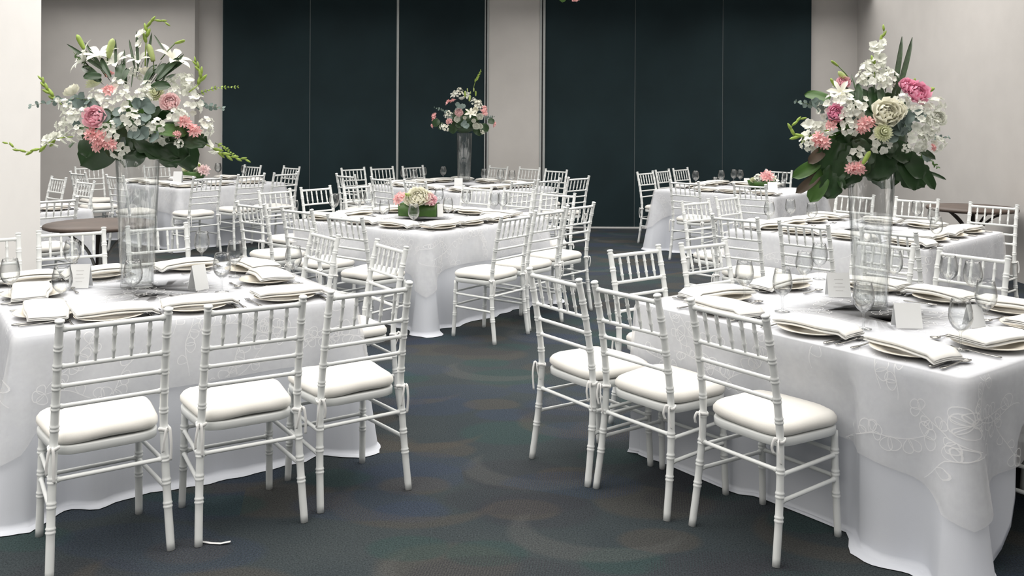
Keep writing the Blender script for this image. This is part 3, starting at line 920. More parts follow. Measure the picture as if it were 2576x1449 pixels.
def cutlery(kind):
    """lies along y, handle end at -y, z from 0"""
    mb = MB()
    def bar(pts):
        """pts: (y, halfwidth, z, halfthick)"""
        rows = [[Vector((-w_, y, z - h)), Vector((w_, y, z - h)), Vector((w_, y, z + h)), Vector((-w_, y, z + h))] for y, w_, z, h in pts]
        mb.grid(rows, close=True); n0 = len(mb.v) - len(rows) * 4
        mb.f.append((n0 + 3, n0 + 2, n0 + 1, n0)); e = len(mb.v) - 4; mb.f.append((e, e + 1, e + 2, e + 3))
    hz = 0.004
    if kind == 'knife':
        bar([(-0.11, 0.004, hz, 0.002), (-0.10, 0.0085, hz, 0.0035), (-0.03, 0.006, hz, 0.0035), (0.0, 0.005, hz, 0.003), (0.01, 0.0085, hz, 0.001), (0.08, 0.0095, hz, 0.0009), (0.11, 0.003, hz, 0.0006)])
    elif kind == 'fork':
        bar([(-0.10, 0.005, hz, 0.0015), (-0.09, 0.0085, hz, 0.0018), (-0.03, 0.0035, hz, 0.0018), (0.03, 0.003, hz + 0.003, 0.0015), (0.045, 0.010, hz + 0.002, 0.0013), (0.055, 0.0115, hz, 0.0012)])
        for k in range(4):
            x = -0.0095 + k * 0.0063
            rows = [[Vector((x - 0.0017, y, z - 0.001)), Vector((x + 0.0017, y, z - 0.001)), Vector((x + 0.0014, y, z + 0.001)), Vector((x - 0.0014, y, z + 0.001))] for y, z in ((0.054, hz), (0.075, hz - 0.001), (0.10, hz + 0.004))]
            mb.grid(rows, close=True); e = len(mb.v) - 4; mb.f.append((e, e + 1, e + 2, e + 3))
    else:
        sc_ = 1.0 if kind == 'spoon' else 0.8
        bar([(-0.10 * sc_, 0.005, hz, 0.0015), (-0.09 * sc_, 0.008, hz, 0.0018), (-0.03 * sc_, 0.0032, hz, 0.0018), (0.035 * sc_, 0.003, hz + 0.004, 0.0016), (0.045 * sc_, 0.005, hz + 0.003, 0.0015)])
        rows = []
        for i in range(9):
            q = i / 8; y = 0.04 + 0.06 * q; hw = 0.0205 * math.sin(PI * (0.08 + 0.84 * q)) ** 0.7
            rows.append([Vector((hw * c, y * sc_, hz + 0.004 - 0.0065 * (1 - c * c) * math.sin(PI * (0.1 + 0.8 * q)))) for c in (-1, -0.6, -0.2, 0.2, 0.6, 1)])
        top = [[p + Vector((0, 0, 0.0012)) for p in r_] for r_ in rows]
        full = [a + b[::-1] for a, b in zip(rows, top)]
        mb.grid(full, close=True); n0 = len(mb.v) - 9 * 12
        mb.f.append(tuple(n0 + i for i in range(12))[::-1]); mb.f.append(tuple(len(mb.v) - 12 + i for i in range(12)))
    return mb.me(kind, M_steel)
me_cut = {k: cutlery(k) for k in ('knife', 'fork', 'spoon', 'dessert_spoon')}

# near tables: settings where the photograph shows them (plate centre in pixels)
NEAR = {'T1': {'v-': [(243, 797), (492, 768), (716, 742)], 'u+': [(672, 700), (640, 672)], 'v+': [(35, 697), (235, 676), (450, 655)], 'u-': [(-14, 744), (8, 800)]},
        'T3': {'u-': [(1808, 776), (2032, 826), (2268, 880)], 'v+': [(1815, 741), (1965, 714)], 'u+': [(2190, 722), (2375, 746), (2548, 774)], 'v-': [(2510, 862), (2610, 815)]}}
SETS = [s for s in SETS if s[0] not in NEAR]
extra = {('T4', 'v-'): [-0.48, 0.0, 0.48], ('T4', 'v+'): [0.45], ('T5', 'u-'): [0.0], ('T5', 'u+'): [0.45], ('T8', 'v-'): [0.45], ('T7', 'u-'): []}
for (tk, sd), l in extra.items():
    for a in l: SETS.append([tk, sd, a, None])
for tk, dd in NEAR.items():
    t = TABS[tk]
    for sd, l in dd.items():
        nx, ny = NRM[sd]
        for px in l:
            p = un(px[0], px[1], TOPZ + 0.02) - t.c; p.z = 0
            al = p.dot(t.v if nx else t.u); inn = (t.hu if nx else t.hv) - p.dot(t.u * nx + t.v * ny)
            SETS.append([tk, sd, al, min(0.24, max(0.165, inn))])
ORDS = ['first', 'second', 'third', 'fourth', 'fifth', 'sixth', 'seventh', 'eighth', 'ninth', 'tenth', 'eleventh', 'twelfth']
sg = {}
for s in SETS: sg.setdefault((s[0], s[1]), []).append(s)
# spread the settings of each table along its sides until no two plates touch
PLATES = {}
MIN_D = {k: (0.30 if k in NEAR else 0.345) for k in TABS}
for tk in TABS:
    t = TABS[tk]; S_ = [x for x in SETS if x[0] == tk]
    for x in S_:
        nx, ny = NRM[x[1]]; lim = (t.hv if nx else t.hu) - 0.185
        x[2] = max(-lim, min(lim, x[2])); x[3] = x[3] or 0.185
    def lp(x):
        nx, ny = NRM[x[1]]
        return Vector((nx * (t.hu - x[3]), x[2], 0)) if nx else Vector((x[2], ny * (t.hv - x[3]), 0))
    for it in range(400):
        moved = False
        for i in range(len(S_)):
            for j in range(i):
                a, b = lp(S_[i]), lp(S_[j]); d = a - b; L = d.length
                if L < MIN_D[tk]:
                    moved = True; d = d / max(L, 1e-6)
                    for x, sg_ in ((S_[i], 1), (S_[j], -1)):
                        nx, ny = NRM[x[1]]; c = (d.y if nx else d.x) * sg_
                        lim = (t.hv if nx else t.hu) - 0.185
                        x[2] = max(-lim, min(lim, x[2] + c * (MIN_D[tk] - L) * 0.3))
        if not moved: break
    PLATES[tk] = [lp(x) for x in S_]
nset = 0
for (tk, sd), lst in sg.items():
    t = TABS[tk]; nx, ny = NRM[sd]; nw = t.u * nx + t.v * ny; al = t.v if nx else t.u
    pos = []
    for s in lst:
        inn = s[3]; a = s[2]
        pos.append((t.c + al * a + nw * ((t.hu if nx else t.hv) - inn), s))
    pos.sort(key=lambda q: q[0].x / q[0].y)
    f = -nw; rt = Vector((f.y, -f.x, 0))
    for i, (p, s) in enumerate(pos):
        nset += 1; r = random.Random(nset * 31)
        ang = math.atan2(f.y, f.x) - PI / 2
        where = '%s along the %s side of the %s' % (ORD[len(lst)][i], t.sides[sd], t.name)
        z = TOPZ + 0.002
        def put(name, me, off, rz, label, cat, group, zz=0.0):
            o = link(name, me, None, (p.x + rt.x * off[0] + f.x * off[1], p.y + rt.y * off[0] + f.y * off[1], z + zz), (0, 0, ang + rz))
            tag(o, label, cat, group + ' on the ' + t.name)
        put('plate', me_plate, (0, 0), 0, 'ivory dinner plate, ' + where, 'plate', 'dinner plates')
        put('napkin', me_nap[r.randrange(5)], (0.005, -0.01 + r.uniform(-0.015, 0.015)), r.uniform(-0.22, 0.12), 'folded white napkin, ' + where, 'napkin', 'folded napkins')
        put('knife', me_cut['knife'], (0.162, -0.045 + r.uniform(-0.01, 0.01)), r.uniform(-0.05, 0.0), 'steel table knife, ' + where, 'knife', 'table knives')
        put('fork', me_cut['fork'], (-0.163, -0.03 + r.uniform(-0.01, 0.01)), r.uniform(-0.02, 0.03), 'steel table fork, ' + where, 'fork', 'table forks')
        if tk in ('T1', 'T3', 'T2', 'T4'):
            put('spoon', me_cut['spoon'], (0.199, -0.035 + r.uniform(-0.01, 0.01)), r.uniform(-0.05, 0.0), 'steel soup spoon, ' + where, 'spoon', 'soup spoons')
            put('dessert_spoon', me_cut['dessert_spoon'], (r.uniform(-0.03, 0.03), 0.185), PI / 2 + r.uniform(-0.1, 0.1), 'small dessert spoon, ' + where, 'spoon', 'dessert spoons')

# ------------------------------------------------------------------ glasses
def glass_mesh(tumbler=False):
    if tumbler:
        prof = [(0.0, 0.0), (0.030, 0.0), (0.032, 0.004), (0.037, 0.085), (0.0362, 0.085), (0.031, 0.010), (0.0, 0.008)]
        return MB().lathe(prof, 20, False, False).me('glass', M_glass)
    prof = [(0.0, 0.0), (0.034, 0.0005), (0.0345, 0.002), (0.020, 0.004), (0.007, 0.008), (0.0042, 0.016), (0.0040, 0.055), (0.0055, 0.068), (0.014, 0.076), (0.028, 0.087), (0.0390, 0.103), (0.0440, 0.120), (0.0448, 0.137), (0.0425, 0.158), (0.0370, 0.183), (0.0335, 0.198),
            (0.0325, 0.198), (0.0360, 0.183), (0.0415, 0.158), (0.0438, 0.137), (0.0430, 0.120), (0.0380, 0.104), (0.027, 0.0885), (0.012, 0.0785), (0.0, 0.075)]
    return MB().lathe(prof, 24, False, False).me('wine_glass', M_glass)
me_wg = glass_mesh(); me_tum = glass_mesh(True)
GL = {'T1': [(80, 748), (144, 786), (167, 684), (334, 762), (505, 668), (558, 738), (591, 699), (738, 715)],
      'T3': [(1845, 757), (1968, 787), (1992, 728), (2061, 705), (2172, 831), (2249, 727), (2416, 884), (2447, 762), (2480, 826), (2566, 705)],
      'T2': [(813, 481), (881, 485), (903, 479), (966, 503), (990, 469), (1070, 511), (1113, 472), (1127, 498), (1188, 474), (1218, 485), (1293, 482)],
      'T6': [(1008, 425), (1042, 427), (1060, 422), (1114, 419), (1132, 433, 1), (1218, 425), (1277, 427), (1299, 430)],
      'T5': [(1750, 430), (1794, 429), (1832, 425), (1859, 440, 1), (1888, 424), (1974, 433), (2008, 446, 1)],
      'T7': [(526, 405), (577, 408), (649, 414)],
      'T4': [(1950, 510), (2011, 501), (2040, 510), (2334, 510), (2357, 524), (2320, 547)]}
for tk, lst in GL.items():
    t = TABS[tk]; taken = []
    for i, g in enumerate(sorted(lst)):
        p = un(g[0], g[1] - 2, TOPZ) if tk in ('T1', 'T3') else un(g[0], g[1], TOPZ + (0.087 if len(g) > 2 else 0.20)); p = p - t.c; p.z = 0
        a = max(-t.hu + 0.06, min(t.hu - 0.06, p.dot(t.u))); b = max(-t.hv + 0.06, min(t.hv - 0.06, p.dot(t.v)))
        p = Vector((a, b, 0))
        for it in range(60):
            for o_, dm in [(x, 0.118 if tk in NEAR else 0.192) for x in PLATES[tk]] + [(x, 0.092) for x in taken]:
                d = p - o_
                if d.length < dm: p = o_ + (d.normalized() if d.length > 1e-4 else Vector((1, 0, 0))) * (dm + 0.001)
            p.x = max(-t.hu + 0.05, min(t.hu - 0.05, p.x)); p.y = max(-t.hv + 0.05, min(t.hv - 0.05, p.y))
        taken.append(p.copy())
        q = t.c + t.u * p.x + t.v * p.y
        tum = len(g) > 2
        o = link('tumbler' if tum else 'wine_glass', me_tum if tum else me_wg, None, (q.x, q.y, TOPZ + 0.0025))
        tag(o, ('short clear tumbler' if tum else 'clear stemmed wine glass') + ', %s from the left on the %s' % (ORDS[i], t.name), 'glass', 'glasses on the ' + t.name)

# ------------------------------------------------------------------ cards
def card_flat(px, py_top, py_bot, wpx, tk, label, yaw=0.0, lines=4, tent=False):
    t = TABS[tk]; p = un(px, py_bot, TOPZ); s = p.y / FPX
    wd = wpx * s; h = (py_bot - py_top) * s
    ext = 0.035
    o = thing('place_card', label, 'card', (p.x, p.y, TOPZ + 0.002), yaw, 'white cards on the tables')
    mb = MB()
    # a folded tent: front leaf and rear leaf with their own thickness
    th = 0.0012
    prof = [(0, 0), (ext, h), (ext * 2, 0), (ext * 2 - th * 2, 0), (ext, h - th * 4), (th * 2, 0)]
    vs = [Vector((sx * wd / 2, y, z)) for sx in (-1, 1) for y, z in prof]
    fs = [(i, (i + 1) % 6, 6 + (i + 1) % 6, 6 + i) for i in range(6)] + [(0, 5, 4, 1), (1, 4, 3, 2), (6, 7, 10, 11), (7, 8, 9, 10)]
    mb.add(vs, fs)
    link('folded_card', mb.me('folded_card', M_card, False), o)
    if lines:
        m2 = MB()
        for j in range(lines):
            zz = h * (0.72 - 0.15 * j); ww = wd * (0.34 if j % 2 else 0.5) * (0.8 if j == 0 else 1); yy = ext * zz / h - 0.0006
            hh = h * 0.012
            m2.add([(-ww / 2, yy - 0.0002, zz - hh), (ww / 2, yy - 0.0002, zz - hh), (ww / 2, yy + 0.0002, zz + hh), (-ww / 2, yy + 0.0002, zz + hh)], [(0, 1, 2, 3)])
        k = link('faint_print', m2.me('faint_print', M_ink, False), o); k['kind'] = 'stuff'
card_flat(197, 668, 726, 48, 'T1', 'white menu card with faint print, left of the vase on the front left table', 0.10)
card_flat(510, 668, 730, 40, 'T1', 'small white tent card standing right of the vase on the front left table', 1.0, 0)
card_flat(2113, 690, 749, 56, 'T3', 'white menu card with faint print, left of the vase on the front right table', -0.05)
card_flat(2289, 768, 828, 66, 'T3', 'blank white card right of the vase on the front right table', -0.05, 0)
card_flat(2462, 771, 826, 40, 'T3', 'white card behind a wine glass at the right of the front right table', 0.1, 0)
card_flat(1108, 514, 546, 15, 'T2', 'white card right of the green flower box on the centre table', 0.2, 0)
card_flat(1153, 449, 470, 21, 'T6', 'white card in front of the vase on the back centre table', 0.0, 0)
card_flat(1945, 459, 483, 24, 'T5', 'white card in front of the low flowers on the back right table', 0.0, 0)
card_flat(445, 432, 462, 22, 'T7', 'white card left of the low flowers on the back left table', 0.0, 0)
card_flat(1880, 449, 466, 14, 'T5', 'white card left of the low flowers on the back right table', 0.0, 0)

# ------------------------------------------------------------------ flowers
M_white = mat('white_petal', (0.86, 0.87, 0.80), 0.6, noise_amt=0.06, noise_scale=30, trans=0.25)
M_cream = mat('cream_petal', (0.97, 0.955, 0.84), 0.6, noise_amt=0.08, noise_scale=30, trans=0.25)
M_mum = mat('pale_green_petal', (0.93, 0.95, 0.72), 0.6, noise_amt=0.1, noise_scale=40, trans=0.2)
M_pink = mat('pink_petal', (0.94, 0.60, 0.67), 0.55, noise_amt=0.06, noise_scale=25, trans=0.25)
M_hot = mat('bright_pink_petal', (0.95, 0.50, 0.65), 0.55, noise_amt=0.06, noise_scale=25, trans=0.25)
M_blush = mat('blush_petal', (0.95, 0.74, 0.74), 0.55, noise_amt=0.08, noise_scale=25, trans=0.25)
M_coral = mat('coral_petal', (0.88, 0.42, 0.43), 0.55, noise_amt=0.2, noise_scale=40, trans=0.25, col2=(0.93, 0.68, 0.66))
M_bud = mat('lily_bud_green', (0.50, 0.60, 0.22), 0.5, noise_amt=0.25, noise_scale=18, trans=0.1)
M_lime = mat('lime_green', (0.36, 0.50, 0.09), 0.5, noise_amt=0.25, noise_scale=30, trans=0.15)
M_leaf = mat('dark_leaf', (0.030, 0.075, 0.024), 0.35, noise_amt=0.4, noise_scale=14, trans=0.1)
M_leaf2 = mat('fresh_leaf', (0.075, 0.17, 0.035), 0.4, noise_amt=0.35, noise_scale=14, trans=0.15)
M_euc = mat('eucalyptus_leaf', (0.17, 0.23, 0.21), 0.6, noise_amt=0.25, noise_scale=20, trans=0.1)
M_stem = mat('green_stem', (0.09, 0.15, 0.04), 0.5, noise_amt=0.2, noise_scale=20)
M_blade = mat('dark_blade', (0.045, 0.085, 0.035), 0.4, noise_amt=0.35, noise_scale=20)
M_brown = mat('brown_leaf', (0.10, 0.07, 0.045), 0.5, noise_amt=0.3, noise_scale=12)

def petal(L, W, cup=0.3, curl=0.5, base=0.25, nx=5, ny=6, tip=0.6, ruffle=0.0, ph=0.0):
    """grows along +y in the xy plane, rising in z: rows of points"""
    rows = []
    for j in range(ny):
        v = j / (ny - 1)
        wv = W * (base + (1 - base) * math.sin(PI * min(1, v * 0.95 + 0.05) ** 0.8) ** 0.8) if v < 0.999 else W * 0.12 * tip * 4
        wv = W * (base + (1 - base) * math.sin(PI * (0.08 + 0.62 * v))) * (1 if v < 0.75 else math.sqrt(max(0.02, 1 - ((v - 0.75) / 0.26) ** 2)) * tip + (1 - tip) * (1 - (v - 0.75) / 0.26) )
        a = curl * v; row = []
        y = L * (math.sin(a) / curl if abs(curl) > 1e-3 else v) ; z = L * ((1 - math.cos(a)) / curl if abs(curl) > 1e-3 else 0)
        for i in range(nx):
            u = -1 + 2 * i / (nx - 1)
            row.append(Vector((u * wv / 2, y, z + cup * W * (u * u) * 0.5 + ruffle * W * math.sin(u * 7 + v * 5 + ph) * v)))
        rows.append(row)
    return rows
def radial(mb, rows, az, tilt, off=0.0, z0=0.0, roll=0.0):
    """petal tilted up by tilt from horizontal, turned to azimuth az"""
    M = Matrix.Translation((0, 0, z0)) @ Matrix.Rotation(az, 4, 'Z') @ Matrix.Translation((0, off, 0)) @ Matrix.Rotation(tilt, 4, 'X') @ Matrix.Rotation(roll, 4, 'Y')
    mb.grid([[M @ p for p in r] for r in rows])
def rose_mesh(m, seed, tight=1.0):
    r = random.Random(seed); mb = MB(); k = 0
    for ring, (n, L, W, tilt, curl, off, z0) in enumerate([(3, .034, .020, 1.25, 0.55, .001, .004), (4, .038, .027, 1.08, 0.60, .004, .002), (5, .043, .034, 0.85, 0.80, .005, -.001), (6, .049, .042, 0.60, 0.95, .006, -.004), (6, .054, .050, 0.38, 0.90, .006, -.006), (5, .056, .054, 0.15, 0.75, .006, -.007)]):
        for i in range(n):
            az = 2 * PI * (i + 0.37 * ring + r.uniform(-.08, .08)) / n
            radial(mb, petal(L * r.uniform(.93, 1.05), W, 0.75, curl, 0.55, tip=0.95, ruffle=0.03, ph=r.uniform(0, 6)), az, tilt * tight, off, z0)
    return mb.me('rose', m)
def lily_mesh(m, seed):
    r = random.Random(seed); mb = MB()
    for i in range(6):
        radial(mb, petal(0.115 * r.uniform(.92, 1.05), 0.040 if i % 2 else 0.030, 0.35, -1.35, 0.25, tip=0.3, ruffle=0.05, ph=i, ny=8), 2 * PI * i / 6, 1.05, 0.004, 0.0)
    return mb
def lily(m, seed):
    return lily_mesh(m, seed).me('lily', m)
def alst_mesh(m, seed, n=5):
    r = random.Random(seed); mb = MB()
    for j in range(n):
        a = 2 * PI * j / n + r.uniform(-.3, .3); d = Vector((math.cos(a) * 0.6, math.sin(a) * 0.6, 0.8 + r.uniform(-.2, .3)))
        fl = MB()
        for i in range(6):
            radial(fl, petal(0.042 * r.uniform(.9, 1.1), 0.020 if i % 2 else 0.014, 0.4, -0.8, 0.3, tip=0.6, ruffle=0.06, ph=i + j, nx=4, ny=5), 2 * PI * i / 6, 0.85, 0.002)
        M = Matrix.Translation(d * 0.028) @ frame(d, r.uniform(0, 6)).to_4x4()
        mb.merge(fl, M)
    return mb.me('alstroemeria', m)
def floret(r, R, n=5, crinkle=0.12):
    fl = MB()
    for i in range(n):
        radial(fl, petal(R * r.uniform(.85, 1.1), R * 0.95, 0.2, -0.5, 0.35, tip=0.95, ruffle=crinkle, ph=r.uniform(0, 6), nx=4, ny=4), 2 * PI * i / n + r.uniform(-.2, .2), r.uniform(0.35, 0.8), 0.001)
    return fl
def stock_mesh(m, seed, n=11, R=0.019, H=0.075, W=0.030):
    """a rounded spike of crinkled florets, standing along z"""
    r = random.Random(seed); mb = MB()
    for i in range(n):
        q = (i + 0.5) / n; th = i * 2.4; zz = H * (q - 0.25); rr = W * math.sqrt(max(0.05, 1 - max(0, (q - 0.25) / 0.8) ** 2))
        d = Vector((math.cos(th), math.sin(th), 0.25 + 1.3 * q)); p = Vector((math.cos(th) * rr, math.sin(th) * rr, zz))
        mb.merge(floret(r, R * r.uniform(.85, 1.15)), Matrix.Translation(p) @ frame(d, r.uniform(0, 6)).to_4x4())
    return mb.me('stock_spike', m)
def mum_mesh(m, seed):
    r = random.Random(seed); mb = MB()
    for j, (n, el) in enumerate(((22, 0.05), (20, 0.35), (17, 0.65), (13, 0.95), (8, 1.25), (3, 1.5))):
        for i in range(n):
            az = 2 * PI * (i + 0.5 * (j % 2)) / n
            radial(mb, petal(0.036 * r.uniform(.92, 1.06), 0.0105, 0.5, 0.55, 0.5, tip=0.9, nx=3, ny=4), az, el, 0.004, 0.002 * j)
    return mb.me('chrysanthemum', m)
def bud_mesh(m, seed, L=0.085, R=0.014):
    n = 12; mb = MB(); prof = []
    for i in range(11):
        q = i / 10; rr = R * (0.35 + 0.65 * math.sin(PI * min(1, 0.15 + q * 0.6))) * (1 if q < 0.75 else math.sqrt(max(0.01, 1 - ((q - 0.75) / 0.255) ** 2)))
        prof.append((rr, L * q))
    vs = []
    for rr, z in prof:
        for k in range(n):
            a = 2 * PI * k / n; r2 = rr * (1 + 0.10 * math.cos(3 * a)); vs.append(Vector((r2 * math.cos(a), r2 * math.sin(a), z)))
    fs = [(i * n + k, i * n + (k + 1) % n, (i + 1) * n + (k + 1) % n, (i + 1) * n + k) for i in range(10) for k in range(n)]
    fs.append(tuple(range(n))[::-1]); fs.append(tuple(10 * n + k for k in range(n)))
    return mb.add(vs, fs).me('lily_bud', m)
def leaf_rows(L, W, curl=0.6, fold=0.35, nx=7, ny=10, lobes=0, point=0.35, ph=0.0):
    rows = []
    for j in range(ny):
        v = j / (ny - 1); a = curl * v
        y = L * (math.sin(a) / curl if abs(curl) > 1e-3 else v); z = -L * ((1 - math.cos(a)) / curl if abs(curl) > 1e-3 else 0)
        ww = W * (math.sin(PI * (0.04 + 0.96 * v)) ** point) * (1 if v < 0.97 else 0.25)
        if lobes: ww *= 0.80 + 0.20 * abs(math.sin(PI * lobes * v + ph))
        rows.append([Vector((u * ww / 2, y, z + fold * W * 0.25 * abs(u) + 0.03 * W * math.sin(9 * u + 6 * v + ph))) for u in [-1 + 2 * i / (nx - 1) for i in range(nx)]])
    return rows
def solid_sheet(rows, th=0.0012):
    n = len(rows[0]); m = len(rows); mb = MB().grid(rows)
    return mb
def leaf_mesh(L, W, m, name, **k):
    return solid_sheet(leaf_rows(L, W, **k)).me(name, m)
def blade_mesh(m): return leaf_mesh(1.0, 0.075, m, 'blade_leaf', curl=0.12, fold=0.9, point=0.55, nx=3, ny=8)
def sprig(pts, leafL, leafW, n, m_leaf, name, pair=True, start=0.15, seed=1, ang=1.1):
    """a stem with leaves; returns stem and leaf meshes in world-like local coordinates"""
    r = random.Random(seed); C = catmull(pts, 6); st = MB().tube(C, [0.0022 * (1 - 0.6 * i / len(C)) for i in range(len(C))], 5)
    lv = MB(); a = arclen(C); T = a[-1]
    for i in range(n):
        q = start + (1 - start) * i / max(1, n - 1); s = q * T
        k = max(j for j in range(len(a)) if a[j] <= s + 1e-9); k = min(k, len(C) - 2)
        p = C[k].lerp(C[k + 1], (s - a[k]) / max(1e-9, a[k + 1] - a[k])); t = (C[k + 1] - C[k]).normalized()
        for sd in ((-1, 1) if pair else ((-1) ** i,)):
            rot = i * 0.9 if pair else 0
            side = t.cross(Vector((0, 1, 0.2))).normalized()
            side = (Matrix.Rotation(rot, 3, t) @ side) * sd
            d = (t * math.cos(ang) + side * math.sin(ang)).normalized()
            M3 = Matrix((d.cross(Vector((0, -1, 0.3))).normalized(), d, Vector((0, 0, 0)))).transposed()
            x = d.cross(Vector((r.uniform(-.4, .4), -1, 0.3))).normalized(); zv = x.cross(d)
            M = Matrix((x, d, zv)).transposed().to_4x4(); M.translation = p
            sc2 = (1 - 0.45 * q) * r.uniform(.85, 1.1)
            rows = leaf_rows(leafL * sc2, leafW * sc2, curl=0.4, fold=0.3, nx=3, ny=5, point=0.45)
            lv.grid([[M @ v for v in row] for row in rows])
    return st, lv
def glad(pts, seed, white=3, greens=9):
    """a gladiolus spray: stem, white florets near its base, green buds to the tip"""
    r = random.Random(seed); C = catmull(pts, 7); a = arclen(C); T = a[-1]
    st = MB().tube(C, [0.0035 * (1 - 0.7 * i / len(C)) for i in range(len(C))], 6)
    bu = MB(); fl = []
    def pt(q):
        s = q * T; k = min(max(j for j in range(len(a)) if a[j] <= s + 1e-9), len(C) - 2)
        return C[k].lerp(C[k + 1], (s - a[k]) / max(1e-9, a[k + 1] - a[k])), (C[k + 1] - C[k]).normalized()
    for i in range(greens):
        q = 0.38 + 0.62 * i / (greens - 1) * 0.97; p, t = pt(q); sd = (-1) ** i
        side = t.cross(Vector((0, 1, 0))).normalized() * sd
        d = (t * 1.0 + side * 0.32).normalized(); L = 0.055 * (1 - 0.5 * (i / greens)); R = 0.0105 * (1 - 0.5 * i / greens)
        bu.tube([p, p + d * L * 0.35, p + d * L * 0.75, p + d * L], [R * 0.6, R, R * 0.75, R * 0.1], 6)
    for i in range(white):
        q = 0.05 + 0.36 * i / max(1, white - 1); p, t = pt(q); sd = (-1) ** i
        side = t.cross(Vector((0, 1, 0))).normalized() * sd + Vector((0, -0.5, 0.1))
        fl.append((p + side.normalized() * 0.008, (t * 0.7 + side).normalized()))
    return st, bu, fl
LIB = {
 'rose_pink': rose_mesh(M_pink, 1), 'rose_blush': rose_mesh(M_blush, 2), 'rose_cream': rose_mesh(M_cream, 3), 'rose_white': rose_mesh(M_white, 4), 'rose_hot': rose_mesh(M_hot, 5),
 'tulip': rose_mesh(M_cream, 6, 1.25), 'lily': lily(M_white, 1), 'lily_cream': lily(M_cream, 2),
 'alst': alst_mesh(M_coral, 1), 'alst2': alst_mesh(M_blush, 3, 4), 'stock1': stock_mesh(M_white, 1), 'stock2': stock_mesh(M_white, 2, 9, 0.021, 0.06, 0.033), 'stock3': stock_mesh(M_cream, 4),
 'mum': mum_mesh(M_mum, 1), 'bud': bud_mesh(M_bud, 1), 'budg': bud_mesh(M_lime, 2, 0.065, 0.010),
 'leaf_d': leaf_mesh(0.16, 0.12, M_leaf, 'broad_leaf', curl=0.8, fold=0.35, ph=1), 'leaf_m': leaf_mesh(0.18, 0.15, M_leaf, 'broad_leaf', curl=0.9, lobes=4, ph=2, ny=16, nx=9),
 'leaf_f': leaf_mesh(0.13, 0.075, M_leaf2, 'leaf', curl=0.7), 'leaf_s': leaf_mesh(0.11, 0.045, M_leaf, 'leaf', curl=0.5), 'leaf_b': leaf_mesh(0.13, 0.05, M_brown, 'leaf', curl=0.9), 'blade': blade_mesh(M_blade),
 'euc': leaf_mesh(0.055, 0.05, M_euc, 'eucalyptus_leaf', curl=0.3, nx=5, ny=6, point=0.5), 'floret': None,
}
rr_ = random.Random(5)
_f = MB(); _f.merge(floret(rr_, 0.034, 6, 0.10)); LIB['floret'] = _f.me('gladiolus_flower', M_white)
PNAME = {'rose_pink': 'rose', 'rose_blush': 'rose', 'rose_cream': 'rose', 'rose_white': 'rose', 'rose_hot': 'rose', 'tulip': 'rose_bud', 'lily': 'lily', 'lily_cream': 'lily', 'alst': 'alstroemeria', 'alst2': 'alstroemeria',
         'stock1': 'stock_flower', 'stock2': 'stock_flower', 'stock3': 'stock_flower', 'mum': 'chrysanthemum', 'bud': 'lily_bud', 'budg': 'lily_bud', 'leaf_d': 'broad_leaf', 'leaf_m': 'broad_leaf', 'leaf_f': 'leaf', 'leaf_s': 'leaf', 'leaf_b': 'leaf', 'blade': 'blade_leaf', 'euc': 'eucalyptus_leaf', 'floret': 'gladiolus_flower'}
PLABEL = {'rose_pink': 'pink rose', 'rose_blush': 'pale pink rose', 'rose_cream': 'cream rose', 'rose_white': 'white rose', 'rose_hot': 'bright pink rose', 'tulip': 'cream rose bud', 'lily': 'white lily', 'lily_cream': 'cream lily',
          'alst': 'coral pink alstroemeria', 'alst2': 'pale pink alstroemeria', 'mum': 'pale green chrysanthemum', 'leaf_b': 'brown leaf'}
